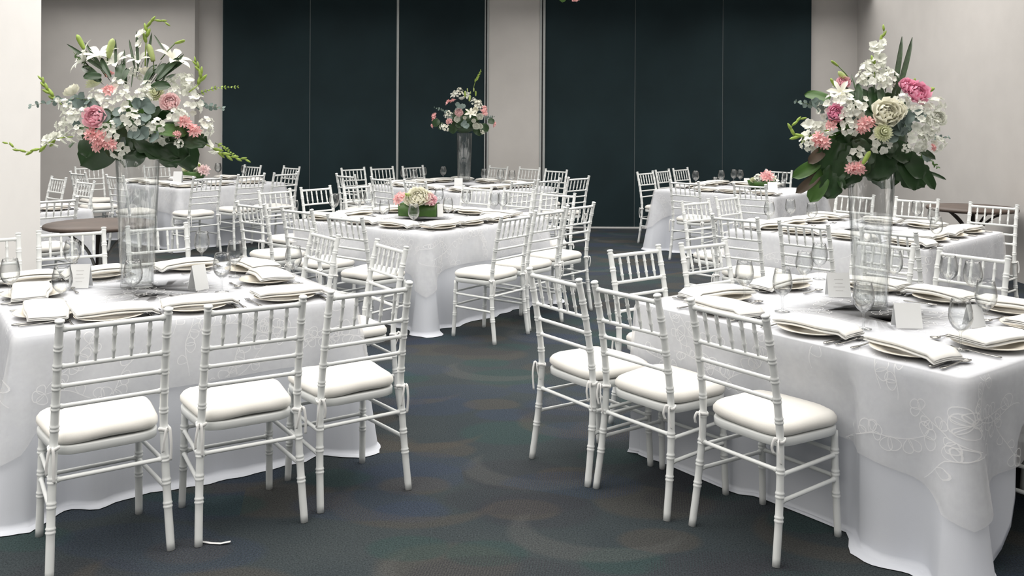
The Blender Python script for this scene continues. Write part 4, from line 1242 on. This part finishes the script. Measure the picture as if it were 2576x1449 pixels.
class Arr:
    """a flower arrangement whose stems meet at a centre C (world); pixels are turned into points on its own dome"""
    def __init__(self, name, label, C, rx, ry, rz, px0, py0, pscale, ox, oy):
        self.o = thing(name, label, 'flowers', tuple(C)); self.C = Vector(C); self.rx, self.ry, self.rz = rx, ry, rz
        self.z = (px0, py0, pscale); self.ox, self.oy = ox, oy; self.r = random.Random(len(name) + int(C[0] * 100))
    def P(self, zx, zy, front=None, push=0.0):
        px = self.ox + zx * self.z[2]; py = self.oy + zy * self.z[2]
        Y = self.C.y
        for _ in range(3):
            p = at(px, py, Y) - self.C
            e = max(0.0, 1 - (p.x / self.rx) ** 2 - (p.z / self.rz) ** 2)
            dy = -self.ry * math.sqrt(e) if front is None else front
            Y = self.C.y + dy - push
        return at(px, py, Y) - self.C
    def outdir(self, p):
        d = Vector((p.x / self.rx ** 1.2, p.y / self.ry ** 1.2, (p.z + 0.08) / self.rz ** 1.2)); d.y -= 0.15
        return d.normalized()
    def put(self, kind, p, scale=1.0, d=None, twist=None, sub=None):
        if d is None:
            d = self.outdir(p)
            if kind[:3] in ('ros', 'mum', 'tul') and p.y < 0: d = (d * 0.45 + Vector((0, -1, 0.22))).normalized()
        tw = self.r.uniform(0, 6.28) if twist is None else twist
        M = frame(d, tw)
        o = link(PNAME[kind], LIB[kind], sub or self.o, p, M.to_euler(), scale)
        if kind in PLABEL: o['label'] = PLABEL[kind]
        return o
    def f(self, kind, zx, zy, scale=1.0, **k):
        return self.put(kind, self.P(zx, zy, k.pop('front', None), k.pop('push', 0.0)), scale, **k)
    def leaf(self, kind, base, tip, scale=1.0, face=(0, -1, 0.4), bl=None):
        """a leaf from base to tip (both points), its face turned to the direction face"""
        d = tip - base; L = d.length; d.normalize()
        x = d.cross(Vector(face)).normalized(); zv = x.cross(d)
        M = Matrix((x, d, zv)).transposed()
        L0 = max(v.co.y for v in LIB[kind].vertices)
        s = L / L0
        o = link(PNAME[kind], LIB[kind], self.o, base, M.to_euler(), (s * scale, s, s))
        return o
    def lf(self, kind, z0, z1, scale=1.0, f0=None, f1=None, face=(0, -1, 0.4)):
        return self.leaf(kind, self.P(*z0, f0), self.P(*z1, f1), scale, face)
    def stem(self, a, b, r=0.0028):
        link('stem', MB().tube([a, a.lerp(b, 0.5) + Vector((0, 0.004, 0.006)), b], r, 5).me('stem', M_stem), self.o)
    def glad(self, zs, seed, white=3, greens=9, fr=(-0.05,), fscale=1.0):
        pts = [self.P(x, y, fr[min(i, len(fr) - 1)]) for i, (x, y) in enumerate(zs)]
        st, bu, fl = glad(pts, seed, white, greens)
        so = link('gladiolus_stem', st.me('gladiolus_stem', M_lime), self.o)
        b = link('bud_row', bu.me('bud_row', M_lime), so); b['kind'] = 'stuff'
        for p, d in fl: self.put('floret', p, fscale, d, sub=so)
    def spray(self, zs, n, kind, seed, L=0.045, W=0.040, fr=(-0.05,), pair=True, m=None, ang=1.1, name='eucalyptus_sprig'):
        pts = [self.P(x, y, fr[min(i, len(fr) - 1)]) for i, (x, y) in enumerate(zs)]
        st, lv = sprig(pts, L, W, n, m, name, pair, seed=seed, ang=ang)
        so = link(name, st.me(name, M_stem), self.o)
        b = link('foliage', lv.me('foliage', m), so); b['kind'] = 'stuff'
    def fill(self, n, kinds, smin=0.8, smax=1.2, back=True, shrink=0.8):
        """foliage through the dome, front and back"""
        r = self.r
        for i in range(n):
            a = r.uniform(0, 2 * PI); el = r.uniform(-0.35, 1.3)
            q = Vector((math.cos(a) * math.cos(el) * self.rx, math.sin(a) * math.cos(el) * self.ry, math.sin(el) * self.rz)) * shrink * r.uniform(0.65, 1.0)
            if not back and q.y > 0: q.y = -q.y
            k = r.choice(kinds); b = q * 0.45; tip = q * 1.05
            if k.startswith('leaf') or k == 'euc' or k == 'blade':
                self.leaf(k, b if k != 'euc' else q * 0.9, b + (tip - b).normalized() * (max(v.co.y for v in LIB[k].vertices) * r.uniform(smin, smax)) if k != 'euc' else q * 0.9 + Vector((r.uniform(-1, 1), -0.3, r.uniform(-1, 1))).normalized() * 0.05, 1.0, (r.uniform(-.5, .5), -1 if q.y < 0 else 1, 0.6))
            else: self.put(k, q, r.uniform(smin, smax))
def core(A, rad):
    """the dark foam block the stems are pushed into"""
    mb = MB(); n = 16; prof = []
    for i in range(9):
        th = PI * i / 8; prof.append((max(0.001, math.sin(th)), -math.cos(th)))
    mb.lathe(prof, n, True, True)
    mb.v = [Vector((v.x * rad[0], v.y * rad[1], v.z * rad[2])) * (1 + 0.08 * noise.noise(v * 3)) for v in mb.v]
    o = link('floral_foam', mb.me('floral_foam', M_leaf), A.o)

def vase(name, label, base, rb, rt, h, water, group='tall glass vases'):
    o = thing(name, label, 'vase', (base.x, base.y, TOPZ + 0.002), 0, group)
    th = 0.004
    prof = [(0, 0), (rb, 0), (rb + 0.001, 0.003), (rt, h), (rt - th, h), (rb - th, 0.022), (0, 0.022)]
    link('glass_body', MB().lathe(prof, 40, False, False).me('glass_body', M_vase), o)
    rw = rb + (rt - rb) * water / h - th - 0.0006
    wat = [(0, 0.0235), (rb - th - 0.002, 0.0235), (rw, water), (0, water)]
    wm = MB().lathe(wat, 40, False, False)
    link('water', wm.me('water', M_water), o)
    return o
# tall vase on the front left table
b1 = un(345, 722, TOPZ); vase('glass_vase', 'tall clear glass vase of water on the front left table', b1, 0.080, 0.108, 0.66, 0.50)
C1 = Vector((b1.x - 0.005, b1.y, TOPZ + 0.79))
A = Arr('flower_arrangement', 'wide white and pink flower arrangement atop the vase on the front left table', C1, 0.42, 0.27, 0.27, 0, 0, 0.3864, 0, 0)
core(A, (0.17, 0.13, 0.09))
A.fill(46, ['leaf_s', 'leaf_f', 'leaf_d', 'leaf_s'], 0.8, 1.15)
A.fill(12, ['stock1', 'stock2', 'euc', 'euc'], 0.9, 1.1, shrink=0.9)
for q in [(632, 772, 'rose_pink', 1.15), (1112, 678, 'rose_blush', 1.0), (480, 610, 'rose_cream', 0.85), (965, 490, 'tulip', 0.85)]: A.f(q[2], q[0], q[1], q[3])
A.f('mum', 615, 565, 1.15); A.f('mum', 1020, 618, 1.15)
for x, y, s in [(720, 505, .75), (715, 608, 1.0), (1190, 800, 1.0), (1250, 855, 1.05), (610, 885, 1.05), (670, 905, 1.15), (725, 940, 0.95), (650, 950, 0.9), (1150, 880, .6)]: A.f('alst', x, y, s * (0.72 if A.C.y < 7 else 0.9))
for i, (x, y, s) in enumerate([(780, 565, 1), (800, 655, 1.1), (930, 640, 1.05), (880, 500, .9), (835, 750, 1), (870, 805, 1.05), (1020, 825, .9), (738, 822, .6), (1150, 755, .95), (1165, 555, 1.1), (1225, 600, 1.1), (1262, 690, 1.1), (640, 640, 1), (445, 705, .9), (465, 775, 1), (555, 765, 1), (1345, 805, .75), (1335, 855, .85), (722, 880, .85), (1130, 620, .8), (1165, 935, .5), (420, 830, .8), (520, 860, .8), (1220, 530, .7), (1100, 560, .9), (960, 590, .9), (700, 690, .8)]):
    A.f('stock1' if i % 2 else 'stock2', x, y, s)
for x, y, d, s in [(655, 385, (-0.1, -0.5, 0.9), 1.0), (570, 395, (-0.8, -0.5, 0.5), 1.0), (1115, 405, (0.55, -0.3, 0.8), 1.05), (905, 400, (0, -0.6, 0.8), .7), (760, 420, (-.2, -.6, .7), .8)]:
    A.f('lily' if x != 1115 else 'lily_cream', x, y, s, d=Vector(d).normalized(), front=-0.03)
for x0, y0, x1, y1, k, s in [(548, 320, 500, 225, 'budg', 1.0), (700, 378, 735, 250, 'bud', 1.0), (998, 400, 965, 285, 'bud', 1.0), (1140, 282, 1205, 262, 'budg', 1.0)]:
    a = A.P(x0, y0, -0.04); b = A.P(x1, y1, -0.04); L = (b - a).length
    A.put(k, a, L / (0.085 if k == 'bud' else 0.065), (b - a).normalized())
A.stem(A.P(690, 480, -0.05), A.P(700, 378, -0.04)); A.stem(A.P(1000, 470, -0.05), A.P(998, 400, -0.04)); A.stem(A.P(1045, 390, -0.05), A.P(1140, 282, -0.04)); A.stem(A.P(690, 500, -0.02), A.P(548, 320, -0.04))
A.glad([(945, 430), (948, 330), (955, 220), (965, 160), (1020, 130), (1085, 150)], 3, 0, 8, (-0.04,))
A.put('floret', A.P(920, 225, -0.05), 1.0, Vector((-0.5, -0.7, 0.6))); A.put('floret', A.P(915, 285, -0.05), 1.0, Vector((-0.6, -0.7, 0.4)))
for a, b in [((690, 480), (545, 268)), ((880, 450), (838, 250)), ((900, 450), (888, 195)), ((958, 440), (986, 205)), ((755, 470), (750, 250)), ((1065, 505), (1198, 348)), ((812, 480), (808, 318)), ((1075, 340), (1000, 222)), ((690, 470), (425, 278)), ((770, 450), (815, 370)), ((1000, 470), (1070, 420))]:
    A.lf('blade', a, b, 1.0 if a[0] != 1065 else 1.6, -0.06, -0.02, (0.2, -1, 0.2))
A.lf('leaf_s', (660, 500), (530, 485), 1.0, -0.12, -0.12); A.lf('leaf_d', (985, 570), (1085, 545), 0.7, -0.16, -0.18); A.lf('leaf_s', (800, 520), (830, 440), 1, -0.12, -0.1); A.lf('leaf_s', (1020, 480), (1075, 400), 1, -0.1, -0.06)
A.lf('leaf_s', (770, 520), (790, 400), 1.1, -0.12, -0.08)
for i in range(26):
    x = A.r.uniform(560, 1120); y = A.r.uniform(455, 560); k = (x - 840) / 300
    A.lf(A.r.choice(['leaf_s', 'blade', 'blade']), (840 + k * 210, y + 40), (x + k * 70, y - A.r.uniform(70, 130)), A.r.uniform(.32, .55), A.r.uniform(-0.14, 0.06), A.r.uniform(-0.10, 0.08), (A.r.uniform(-.4, .4), -1, 0.3))
A.spray([(560, 650), (430, 650), (310, 665), (200, 690)], 9, 'e', 4, 0.040, 0.030, (-0.1, -0.06, 0), True, M_euc)
A.spray([(1270, 680), (1350, 690), (1450, 705)], 7, 'e', 5, 0.036, 0.03, (-0.06, 0, 0.02), True, M_euc)
A.spray([(500, 640), (590, 660), (600, 700)], 5, 'e', 6, 0.05, 0.045, (-0.2, -0.22), True, M_euc)
for x, y in [(930, 690), (975, 700), (960, 745), (930, 740), (740, 720), (770, 760), (720, 760), (560, 650), (540, 680), (910, 850), (950, 870), (985, 890), (930, 895), (1010, 720), (880, 700)]:
    p = A.P(x, y); A.leaf('euc', p, p + Vector((A.r.uniform(-1, 1), -0.4, A.r.uniform(-0.7, 0.7))).normalized() * A.r.uniform(0.055, 0.075))
A.spray([(1270, 620), (1400, 575), (1545, 565)], 12, 'f', 7, 0.022, 0.010, (0, 0.02), True, M_lime, 0.9, 'fern_frond')
A.spray([(480, 340), (520, 390), (590, 450)], 12, 'f', 8, 0.020, 0.009, (0, -0.03), True, M_leaf2, 0.9, 'fern_frond')
A.lf('leaf_f', (1000, 850), (1215, 835), 0.8, -0.25, -0.20, (0, -1, 0.7)); A.lf('leaf_f', (600, 830), (480, 815), 0.8, -0.2, -0.15)
for a, b, s, k in [((600, 880), (545, 1000), 1.1, 'leaf_d'), ((760, 890), (970, 945), 0.85, 'leaf_m'), ((890, 865), (1165, 975), 0.8, 'leaf_m'), ((1060, 860), (1290, 900), 0.6, 'leaf_m'), ((820, 880), (810, 985), 1.2, 'leaf_d'), ((760, 870), (880, 920), 1, 'leaf_d'), ((700, 900), (700, 1010), 0.8, 'leaf_s'), ((480, 930), (450, 945), 0.9, 'leaf_s'), ((930, 880), (1120, 1000), 0.7, 'leaf_d'), ((740, 960), (750, 1030), .7, 'leaf_s')]:
    A.lf(k, a, b, s, -0.14, -0.20, (0, -1, 0.25))
for a in (0.4, 1.2, 2.0, 2.8):      # leaves hanging at the back
    p = Vector((0.16 * math.cos(a), 0.12 * math.sin(a), -0.06)); A.leaf('leaf_d', p, p + Vector((0.16 * math.cos(a), 0.14 * math.sin(a), -0.07)), 1.2, (0, 1, 0.5))
A.glad([(480, 890), (390, 900), (310, 940), (230, 980), (140, 985), (40, 928)], 11, 5, 9, (-0.12, -0.05, 0.0), 0.95)
A.glad([(1270, 900), (1350, 945), (1420, 985), (1500, 1020), (1605, 1040)], 12, 4, 8, (-0.08, -0.03, 0.0), 0.9)
A.spray([(1400, 930), (1460, 960), (1525, 1010)], 8, 'f', 9, 0.022, 0.011, (0, 0.02), True, M_lime, 0.8, 'fern_frond')
A.glad([(400, 680), (370, 650), (310, 590), (270, 515)], 13, 0, 7, (-0.05, 0.0)); A.put('floret', A.P(378, 650, -0.06), 0.5, Vector((-0.3, -0.9, 0.2)))
A.glad([(1230, 600), (1290, 550), (1310, 490), (1270, 400)], 14, 1, 8, (-0.06, 0.0), 0.9); A.put('floret', A.P(1232, 530, -0.06), 0.8, Vector((0.2, -0.6, 0.8)))
for x, y, s in [(310, 905, .9), (350, 890, .9), (300, 930, .8), (400, 880, .8)]: A.put('floret', A.P(x, y, -0.04), s, Vector((-0.3, -0.8, 0.4)))

# tall vase on the front right table
b3 = un(2190, 772, TOPZ); vase('glass_vase', 'tall clear glass vase of water on the front right table', b3, 0.075, 0.108, 0.64, 0.44)
C3 = Vector((b3.x - 0.0, b3.y, TOPZ + 0.80))
A = Arr('flower_arrangement', 'tall white and pink flower arrangement with big leaves on the front right table', C3, 0.33, 0.24, 0.30, 0, 0, 0.3451, 1960, 40)
core(A, (0.16, 0.14, 0.14))
A.fill(44, ['leaf_s', 'leaf_f', 'leaf_d', 'leaf_s'], 0.75, 1.1)
A.fill(12, ['stock1', 'stock2', 'euc', 'euc'], 0.9, 1.1, shrink=0.9)
for q in [(990, 580, 'rose_hot', 1.15), (920, 525, 'rose_hot', 0.8), (408, 715, 'rose_hot', 0.85), (765, 720, 'rose_cream', 1.4), (840, 700, 'rose_cream', 0.95), (465, 495, 'rose_pink', 0.65), (1140, 755, 'rose_white', 0.8)]: A.f(q[2], q[0], q[1], q[3])
A.f('mum', 750, 855, 1.2, push=0.02)
for x, y, s in [(395, 800, .85), (635, 795, 1.05), (600, 830, .7), (300, 905, 1.0), (345, 930, .9), (530, 1110, .8), (585, 1105, .85), (1110, 960, .5)]: A.f('alst', x, y, s * (0.72 if A.C.y < 7 else 0.9))
for i, (x, y, s) in enumerate([(520, 680, 1.1), (560, 700, 1.0), (500, 745, .9), (512, 825, .9), (755, 430, 1.0), (705, 400, 1), (645, 395, .9), (800, 470, .9), (690, 480, 1), (770, 510, .8), (1030, 700, 1.1), (1110, 680, 1.1), (1030, 785, 1.1), (1090, 820, .9), (1000, 910, 1.0), (1030, 955, .6), (1150, 930, .8), (1060, 870, .8), (890, 635, .9), (215, 935, .8), (240, 930, .7), (340, 700, .9), (390, 640, .9), (930, 965, .5), (480, 610, .8), (600, 470, .7)]):
    A.f('stock1' if i % 2 else 'stock2', x, y, s)
A.f('lily_cream', 450, 565, .6, d=Vector((-0.4, -0.8, 0.5)))
A.glad([(690, 500), (695, 400), (700, 320), (725, 240), (750, 170), (765, 100)], 21, 0, 7, (-0.05, 0.0))
for x, y, s in [(710, 245, 1.0), (735, 315, 1.0), (630, 375, 1.0), (690, 215, .7), (760, 200, .7), (640, 440, .9), (620, 480, .8)]: A.put('floret', A.P(x, y, -0.05), s, Vector((random.Random(x).uniform(-.8, .8), -0.8, 0.4)))
for a, b, s in [((820, 620), (911, 142), 1.15), ((840, 630), (987, 148), 1.1), ((560, 560), (530, 420), 1), ((640, 520), (665, 360), 1), ((695, 560), (680, 380), 1), ((770, 560), (790, 370), 1), ((590, 640), (450, 470), 1)]:
    A.lf('blade', a, b, s, -0.12, -0.03, (0.2, -1, 0.2))
for a, b, s in [((600, 720), (540, 520), 1.5), ((650, 740), (620, 510), 1.5), ((690, 700), (700, 500), 1.3), ((740, 640), (750, 500), 1.2), ((570, 640), (600, 480), 1)]:
    A.lf('leaf_s', a, b, s * 0.8, -0.16, -0.12, (0.1, -1, 0.1))
for x0, y0, x1, y1, k in [(515, 495, 430, 405, 'bud'), (430, 365, 378, 325, 'budg'), (410, 515, 375, 455, 'budg'), (975, 510, 992, 452, 'budg'), (912, 495, 916, 455, 'budg'), (1035, 570, 1135, 525, 'budg'), (610, 1080, 665, 985, 'budg')]:
    fr = -0.05 if y0 < 1000 else -0.24
    a = A.P(x0, y0, fr); b = A.P(x1, y1, fr); L = (b - a).length
    A.put(k, a, L / (0.085 if k == 'bud' else 0.065), (b - a).normalized())
A.stem(A.P(530, 480, -0.06), A.P(430, 365, -0.05)); A.stem(A.P(500, 570, -0.06), A.P(410, 515, -0.05)); A.stem(A.P(940, 600, -0.06), A.P(975, 510, -0.05)); A.stem(A.P(980, 610, -0.06), A.P(1035, 570, -0.05))
A.spray([(360, 640), (280, 650), (200, 640), (125, 625)], 7, 'e', 24, 0.034, 0.03, (-0.08, -0.02, 0), True, M_euc)
A.spray([(1050, 890), (1140, 885), (1235, 885)], 7, 'e', 25, 0.026, 0.018, (-0.06, 0, 0.02), True, M_euc)
for x, y in [(860, 790), (900, 820), (940, 760), (970, 745), (850, 850), (910, 870), (960, 810), (830, 820), (890, 760), (330, 690), (300, 660), (345, 730)]:
    p = A.P(x, y); A.leaf('euc', p, p + Vector((A.r.uniform(-1, 1), -0.4, A.r.uniform(-0.7, 0.7))).normalized() * A.r.uniform(0.05, 0.07))
A.lf('leaf_f', (370, 610), (190, 545), 0.7, -0.06, -0.02)
A.glad([(380, 830), (280, 850), (200, 880), (110, 870), (95, 800), (165, 748)], 26, 2, 8, (-0.10, -0.05, -0.02), 1.0)
for x, y, s in [(215, 800, 1.0), (260, 810, 1.0), (310, 815, 1.0), (345, 800, .8)]: A.put('floret', A.P(x, y, -0.06), s, Vector((-0.2, -0.8, 0.5)))
for a, b, s, k in [((450, 930), (330, 1240), 0.95, 'leaf_m'), ((620, 940), (480, 1180), 0.9, 'leaf_m'), ((700, 940), (760, 1175), 1.2, 'leaf_m'), ((800, 930), (960, 1030), 1.0, 'leaf_d'), ((620, 930), (610, 1150), 0.9, 'leaf_d'), ((880, 1030), (1015, 1255), 1.1, 'leaf_s'), ((980, 1050), (1155, 1250), 0.8, 'leaf_s'), ((920, 1000), (1060, 1170), 1.5, 'leaf_s'), ((330, 1130), (255, 1335), 0.85, 'leaf_f'), ((400, 1100), (385, 1300), 0.9, 'leaf_m'), ((290, 1070), (135, 1155), 0.7, 'leaf_f'), ((300, 1150), (170, 1260), 0.8, 'leaf_b'), ((330, 970), (255, 1040), 1.2, 'leaf_b'), ((430, 1180), (460, 1240), .8, 'leaf_s'), ((1000, 960), (1140, 1030), .8, 'leaf_s'), ((1060, 1130), (1215, 1180), 0.4, 'leaf_s'), ((560, 900), (640, 1000), 1, 'leaf_d'), ((760, 900), (860, 1010), 1, 'leaf_d')]:
    A.lf(k, a, b, s, -0.13, -0.19, (0, -1, 0.25))
for a in (0.3, 1.0, 1.8, 2.6):
    p = Vector((0.14 * math.cos(a), 0.11 * math.sin(a), -0.08)); A.leaf('leaf_m', p, p + Vector((0.13 * math.cos(a), 0.12 * math.sin(a), -0.12)), 1.0, (0, 1, 0.5))
A.spray([(1020, 1000), (1100, 1050), (1150, 1100)], 9, 'f', 27, 0.03, 0.014, (-0.05, 0), True, M_leaf2, 0.8, 'fern_frond')

# tall vase on the back centre table
b6 = un(1167, 458, TOPZ); vase('glass_vase', 'tall clear glass vase of water on the back centre table', b6, 0.085, 0.108, 0.66, 0.40)
C6 = Vector((b6.x, b6.y, TOPZ + 0.80))
A = Arr('flower_arrangement', 'small distant white and pink flower arrangement on the back centre table', C6, 0.34, 0.24, 0.30, 0, 0, 0.2208, 1060, 160)
core(A, (0.17, 0.15, 0.14))
A.fill(46, ['leaf_s', 'leaf_f', 'leaf_d', 'leaf_s'], 0.75, 1.1)
for q in [(430, 565, 'rose_blush', 1.15), (665, 610, 'rose_white', 0.95), (410, 640, 'rose_white', 0.85), (460, 410, 'rose_white', 0.8), (625, 450, 'rose_white', .95), (615, 530, 'rose_cream', .8), (595, 655, 'rose_white', .6), (495, 620, 'rose_white', .5), (620, 715, 'rose_white', .9), (665, 720, 'rose_white', .8)]: A.f(q[2], q[0], q[1], q[3])
for x, y, s in [(320, 460, 1.1), (365, 445, 1.0), (705, 530, 1.2), (700, 570, 1.2), (170, 610, 1.2), (170, 655, 1.1), (150, 705, 0.9), (800, 690, 1.1), (325, 662, 1.0)]: A.f('alst', x, y, s * (0.72 if A.C.y < 7 else 0.9))
for i, (x, y, s) in enumerate([(440, 330, 1.1), (390, 365, 1.1), (640, 470, 1.2), (590, 440, 1.0), (320, 575, .9), (290, 600, .8), (690, 780, .7), (660, 500, 1), (290, 730, 1.1), (250, 720, 1.0), (600, 570, .9), (520, 370, .9)]): A.f('stock1' if i % 2 else 'stock3', x, y, s)
A.f('lily_cream', 560, 575, .9, d=Vector((0.1, -0.8, 0.5))); A.f('lily', 390, 360, .8, d=Vector((-0.5, -0.6, 0.6))); A.f('lily', 510, 370, .7, d=Vector((0.1, -0.8, 0.5)))
for x0, y0, x1, y1, k in [(500, 380, 495, 310, 'budg'), (545, 430, 555, 355, 'bud'), (530, 320, 522, 280, 'bud'), (560, 345, 560, 315, 'bud'), (620, 370, 620, 310, 'budg'), (597, 320, 597, 275, 'bud')]:
    a = A.P(x0, y0, -0.06); b = A.P(x1, y1, -0.06); A.put(k, a, (b - a).length / (0.085 if k == 'bud' else 0.065), (b - a).normalized())
A.glad([(590, 300), (610, 220), (640, 160), (675, 85)], 31, 0, 9, (-0.03,))
A.spray([(330, 560), (240, 530), (150, 500)], 7, 'e', 32, 0.04, 0.035, (-0.05, 0), True, M_euc); A.spray([(720, 620), (780, 610), (825, 605)], 6, 'e', 33, 0.04, 0.03, (-0.03, 0), True, M_euc)
for x, y in [(440, 480), (410, 500), (470, 500), (470, 690), (500, 680), (450, 700), (290, 590), (310, 620), (480, 460)]:
    p = A.P(x, y); A.leaf('euc', p, p + Vector((A.r.uniform(-1, 1), -0.4, A.r.uniform(-0.7, 0.7))).normalized() * A.r.uniform(0.07, 0.1))
for a, b in [((400, 700), (320, 775)), ((500, 700), (480, 730)), ((600, 720), (700, 790)), ((680, 700), (760, 760)), ((760, 650), (830, 660)), ((200, 640), (130, 700)), ((260, 690), (190, 730))]:
    A.lf('leaf_d', a, b, 1.2, -0.12, -0.14)

# low arrangements on tables
def low_box(px, py, wpx, tk, label, items, hgt=0.105, dep=0.17, yaw=-0.12, round_=False, oy=0.0):
    p = un(px, py, TOPZ); s = p.y / FPX; W = wpx * s; p.y += dep / 2
    o = thing('flower_box', label, 'flowers', (p.x, p.y, TOPZ + 0.002), yaw)
    mb = MB()
    if round_: mb.lathe([(W * 0.36, 0), (W * 0.46, hgt * 0.5), (W * 0.5, hgt), (W * 0.47, hgt), (W * 0.42, hgt * 0.6), (0, hgt * 0.6)], 24, False, True)
    else:
        # leaf-wrapped box: walls with soft vertical waves, open top filled lower down
        n = 18
        def ring(f, z):
            out = []
            for (ax, ay, bx, by) in ((-1, -1, 1, -1), (1, -1, 1, 1), (1, 1, -1, 1), (-1, 1, -1, -1)):
                for i in range(n):
                    q = i / n; out.append(Vector(((ax + (bx - ax) * q) * W / 2 * f, (ay + (by - ay) * q) * dep / 2 * f, z + 0.002 * math.sin(q * 20))))
            return out
        mb.grid([ring(0.98, 0), ring(1.0, hgt * 0.4), ring(1.0, hgt), ring(0.95, hgt), ring(0.94, hgt * 0.7)], close=True)
        k = len(mb.v) - 4 * n; mb.f.append(tuple(k + i for i in range(4 * n)))
    link('leaf_wrapped_box', mb.me('leaf_wrapped_box', M_leaf2), o)
    r = random.Random(px)
    for kind, fx, fz, sc_ in items:
        q = Vector((fx * W / 2, r.uniform(-0.5, -0.1) * dep, hgt + fz))
        d = Vector((fx * 0.5, -0.9, 0.5)).normalized(); M = frame(d, r.uniform(0, 6))
        c = link(PNAME[kind], LIB[kind], o, q, M.to_euler(), sc_)
        if kind in PLABEL: c['label'] = PLABEL[kind]
    for i in range(14):
        a = r.uniform(0, 2 * PI); q = Vector((r.uniform(-.85, .85) * W / 2, r.uniform(-.35, .4) * dep, hgt - 0.02)); d = Vector((math.cos(a), math.sin(a), 1.0)).normalized()
        x = d.cross(Vector((0, -1, 0.3))).normalized(); M = Matrix((x, d, x.cross(d))).transposed()
        link('leaf', LIB['leaf_s'], o, q, M.to_euler(), r.uniform(.4, .65))
low_box(1052, 545, 98, 'T2', 'low leaf-wrapped box of pink and cream flowers on the centre table',
        [('alst', -0.88, 0.035, 1.3), ('rose_cream', 0.05, 0.05, 1.9), ('rose_cream', 0.32, 0.045, 1.6), ('stock2', -0.2, 0.055, 1.1), ('stock1', -0.05, 0.08, 1.0), ('rose_cream', -0.3, 0.03, 1.3), ('alst2', 0.6, 0.03, 1.2), ('rose_pink', 0.66, 0.03, 1.1), ('budg', -0.45, 0.06, 1.3), ('stock2', 0.4, 0.01, 1.0), ('bud', -0.35, 0.06, 1)])
low_box(1922, 477, 70, 'T5', 'low dark green bowl of flowers on the back right table',
        [('alst', 0.15, 0.05, 1.6), ('rose_hot', 0.05, 0.05, 1.0), ('stock1', -0.4, 0.03, 1.3), ('stock3', 0.6, 0.02, 1.2), ('lily_cream', 0.8, 0.0, 0.8), ('mum', -0.75, 0.01, 1.0), ('rose_white', -0.15, 0.03, 1.0)], 0.10, 0.25, 0, True)
low_box(482, 452, 58, 'T7', 'low green bowl of pale flowers on the back left table',
        [('mum', -0.45, 0.04, 2.0), ('mum', 0.05, 0.06, 1.6), ('stock3', 0.35, 0.05, 1.6), ('alst2', 0.95, 0.0, 1.6), ('stock1', -0.1, 0.07, 1.3), ('budg', 0.6, 0.06, 1.5), ('alst2', 0.8, 0.02, 1.1)], 0.11, 0.22, 0, True)

# ------------------------------------------------------------------ round brown tables
def cafe_table(x, y, label, R=0.42, h=0.75):
    o = thing('round_table', label, 'table', (x, y, 0))
    link('tabletop', MB().lathe([(R - 0.02, h - 0.035), (R, h - 0.028), (R + 0.003, h - 0.012), (R - 0.006, h), (R * 0.5, h), (0.001, h)], 48, False, True).me('tabletop', M_wood), o)
    link('pedestal', MB().lathe([(0.03, 0.25), (0.03, h - 0.05), (0.09, h - 0.036)], 16).me('pedestal', M_iron), o)
    for k in range(4):
        a = k * PI / 2 + 0.5; c, s = math.cos(a), math.sin(a)
        pts = [(c * r_, s * r_, z) for r_, z in ((0.30, h - 0.05), (0.22, h - 0.09), (0.10, h - 0.20), (0.035, h - 0.36), (0.05, h - 0.50), (0.18, 0.10), (0.30, 0.012))]
        link('leg', MB().tube(catmull(pts, 5), 0.012, 8).me('leg', M_grayiron if x < 0 else M_iron), o)
cafe_table(-3.34, 7.55, 'round brown table beside the white pillar behind the front left table')
cafe_table(4.60, 9.30, 'round dark brown table against the right wall')

# ------------------------------------------------------------------ small things
pp = un(508, 1364, 0)
st = strip([un(505, 1362, 0.006), un(530, 1366, 0.004), un(555, 1367, 0.006), un(580, 1362, 0.010)], 0.012, 's', None, (0, 0, 1))
for i, v in enumerate(st.v):
    pass
tag(link('paper_strip', st.me('paper_strip', M_rib)), 'torn pale paper strip lying on the carpet by a chair leg', 'paper')
def crumb(px, py, label):
    p = un(px, py, TOPZ); o = link('fallen_leaf', LIB['leaf_s'], None, (p.x, p.y, TOPZ + 0.004), (0.05, 0, 1.0), 0.28)
    tag(o, label, 'leaf')
crumb(2286, 853, 'small fallen dark leaf on the front right table, near the blank card')
crumb(2372, 878, 'tiny fallen leaf on the front right table, behind the nearest plate')
# flowers hanging down from above the frame
hp = at(1425, 3, 8.0)
hb = thing('hanging_spray', 'tips of a hanging spray of leaves and pink flowers at the top edge', 'flowers', (hp.x, hp.y, CEIL))
drop = hp.z - CEIL
link('hanging_wire', MB().tube([(0, 0, 0), (0, 0, drop + 0.1)], 0.003, 6).me('hanging_wire', M_stem), hb)
for i, (dx, kind, s, tip) in enumerate([(-0.02, 'leaf_f', 1, (-0.02, 0, -0.13)), (0.02, 'leaf_s', 1, (0.06, 0, -0.11)), (-0.05, 'leaf_s', 1, (-0.07, 0, -0.10)), (0.0, 'leaf_f', 1, (0.02, -0.1, -0.09))]):
    d = Vector(tip); L = d.length; d.normalize(); x = d.cross(Vector((0, -1, 0.2))).normalized()
    link('leaf', LIB[kind], hb, (dx, 0, drop + 0.10), Matrix((x, d, x.cross(d))).transposed().to_euler(), 0.9)
link('alstroemeria', LIB['alst'], hb, (0.07, -0.02, drop + 0.045), frame((0.2, -0.6, -0.7)).to_euler(), 0.9)
link('alstroemeria', LIB['alst2'], hb, (0.0, 0.0, drop + 0.09), frame((0, -0.9, 0.3)).to_euler(), 1.0)
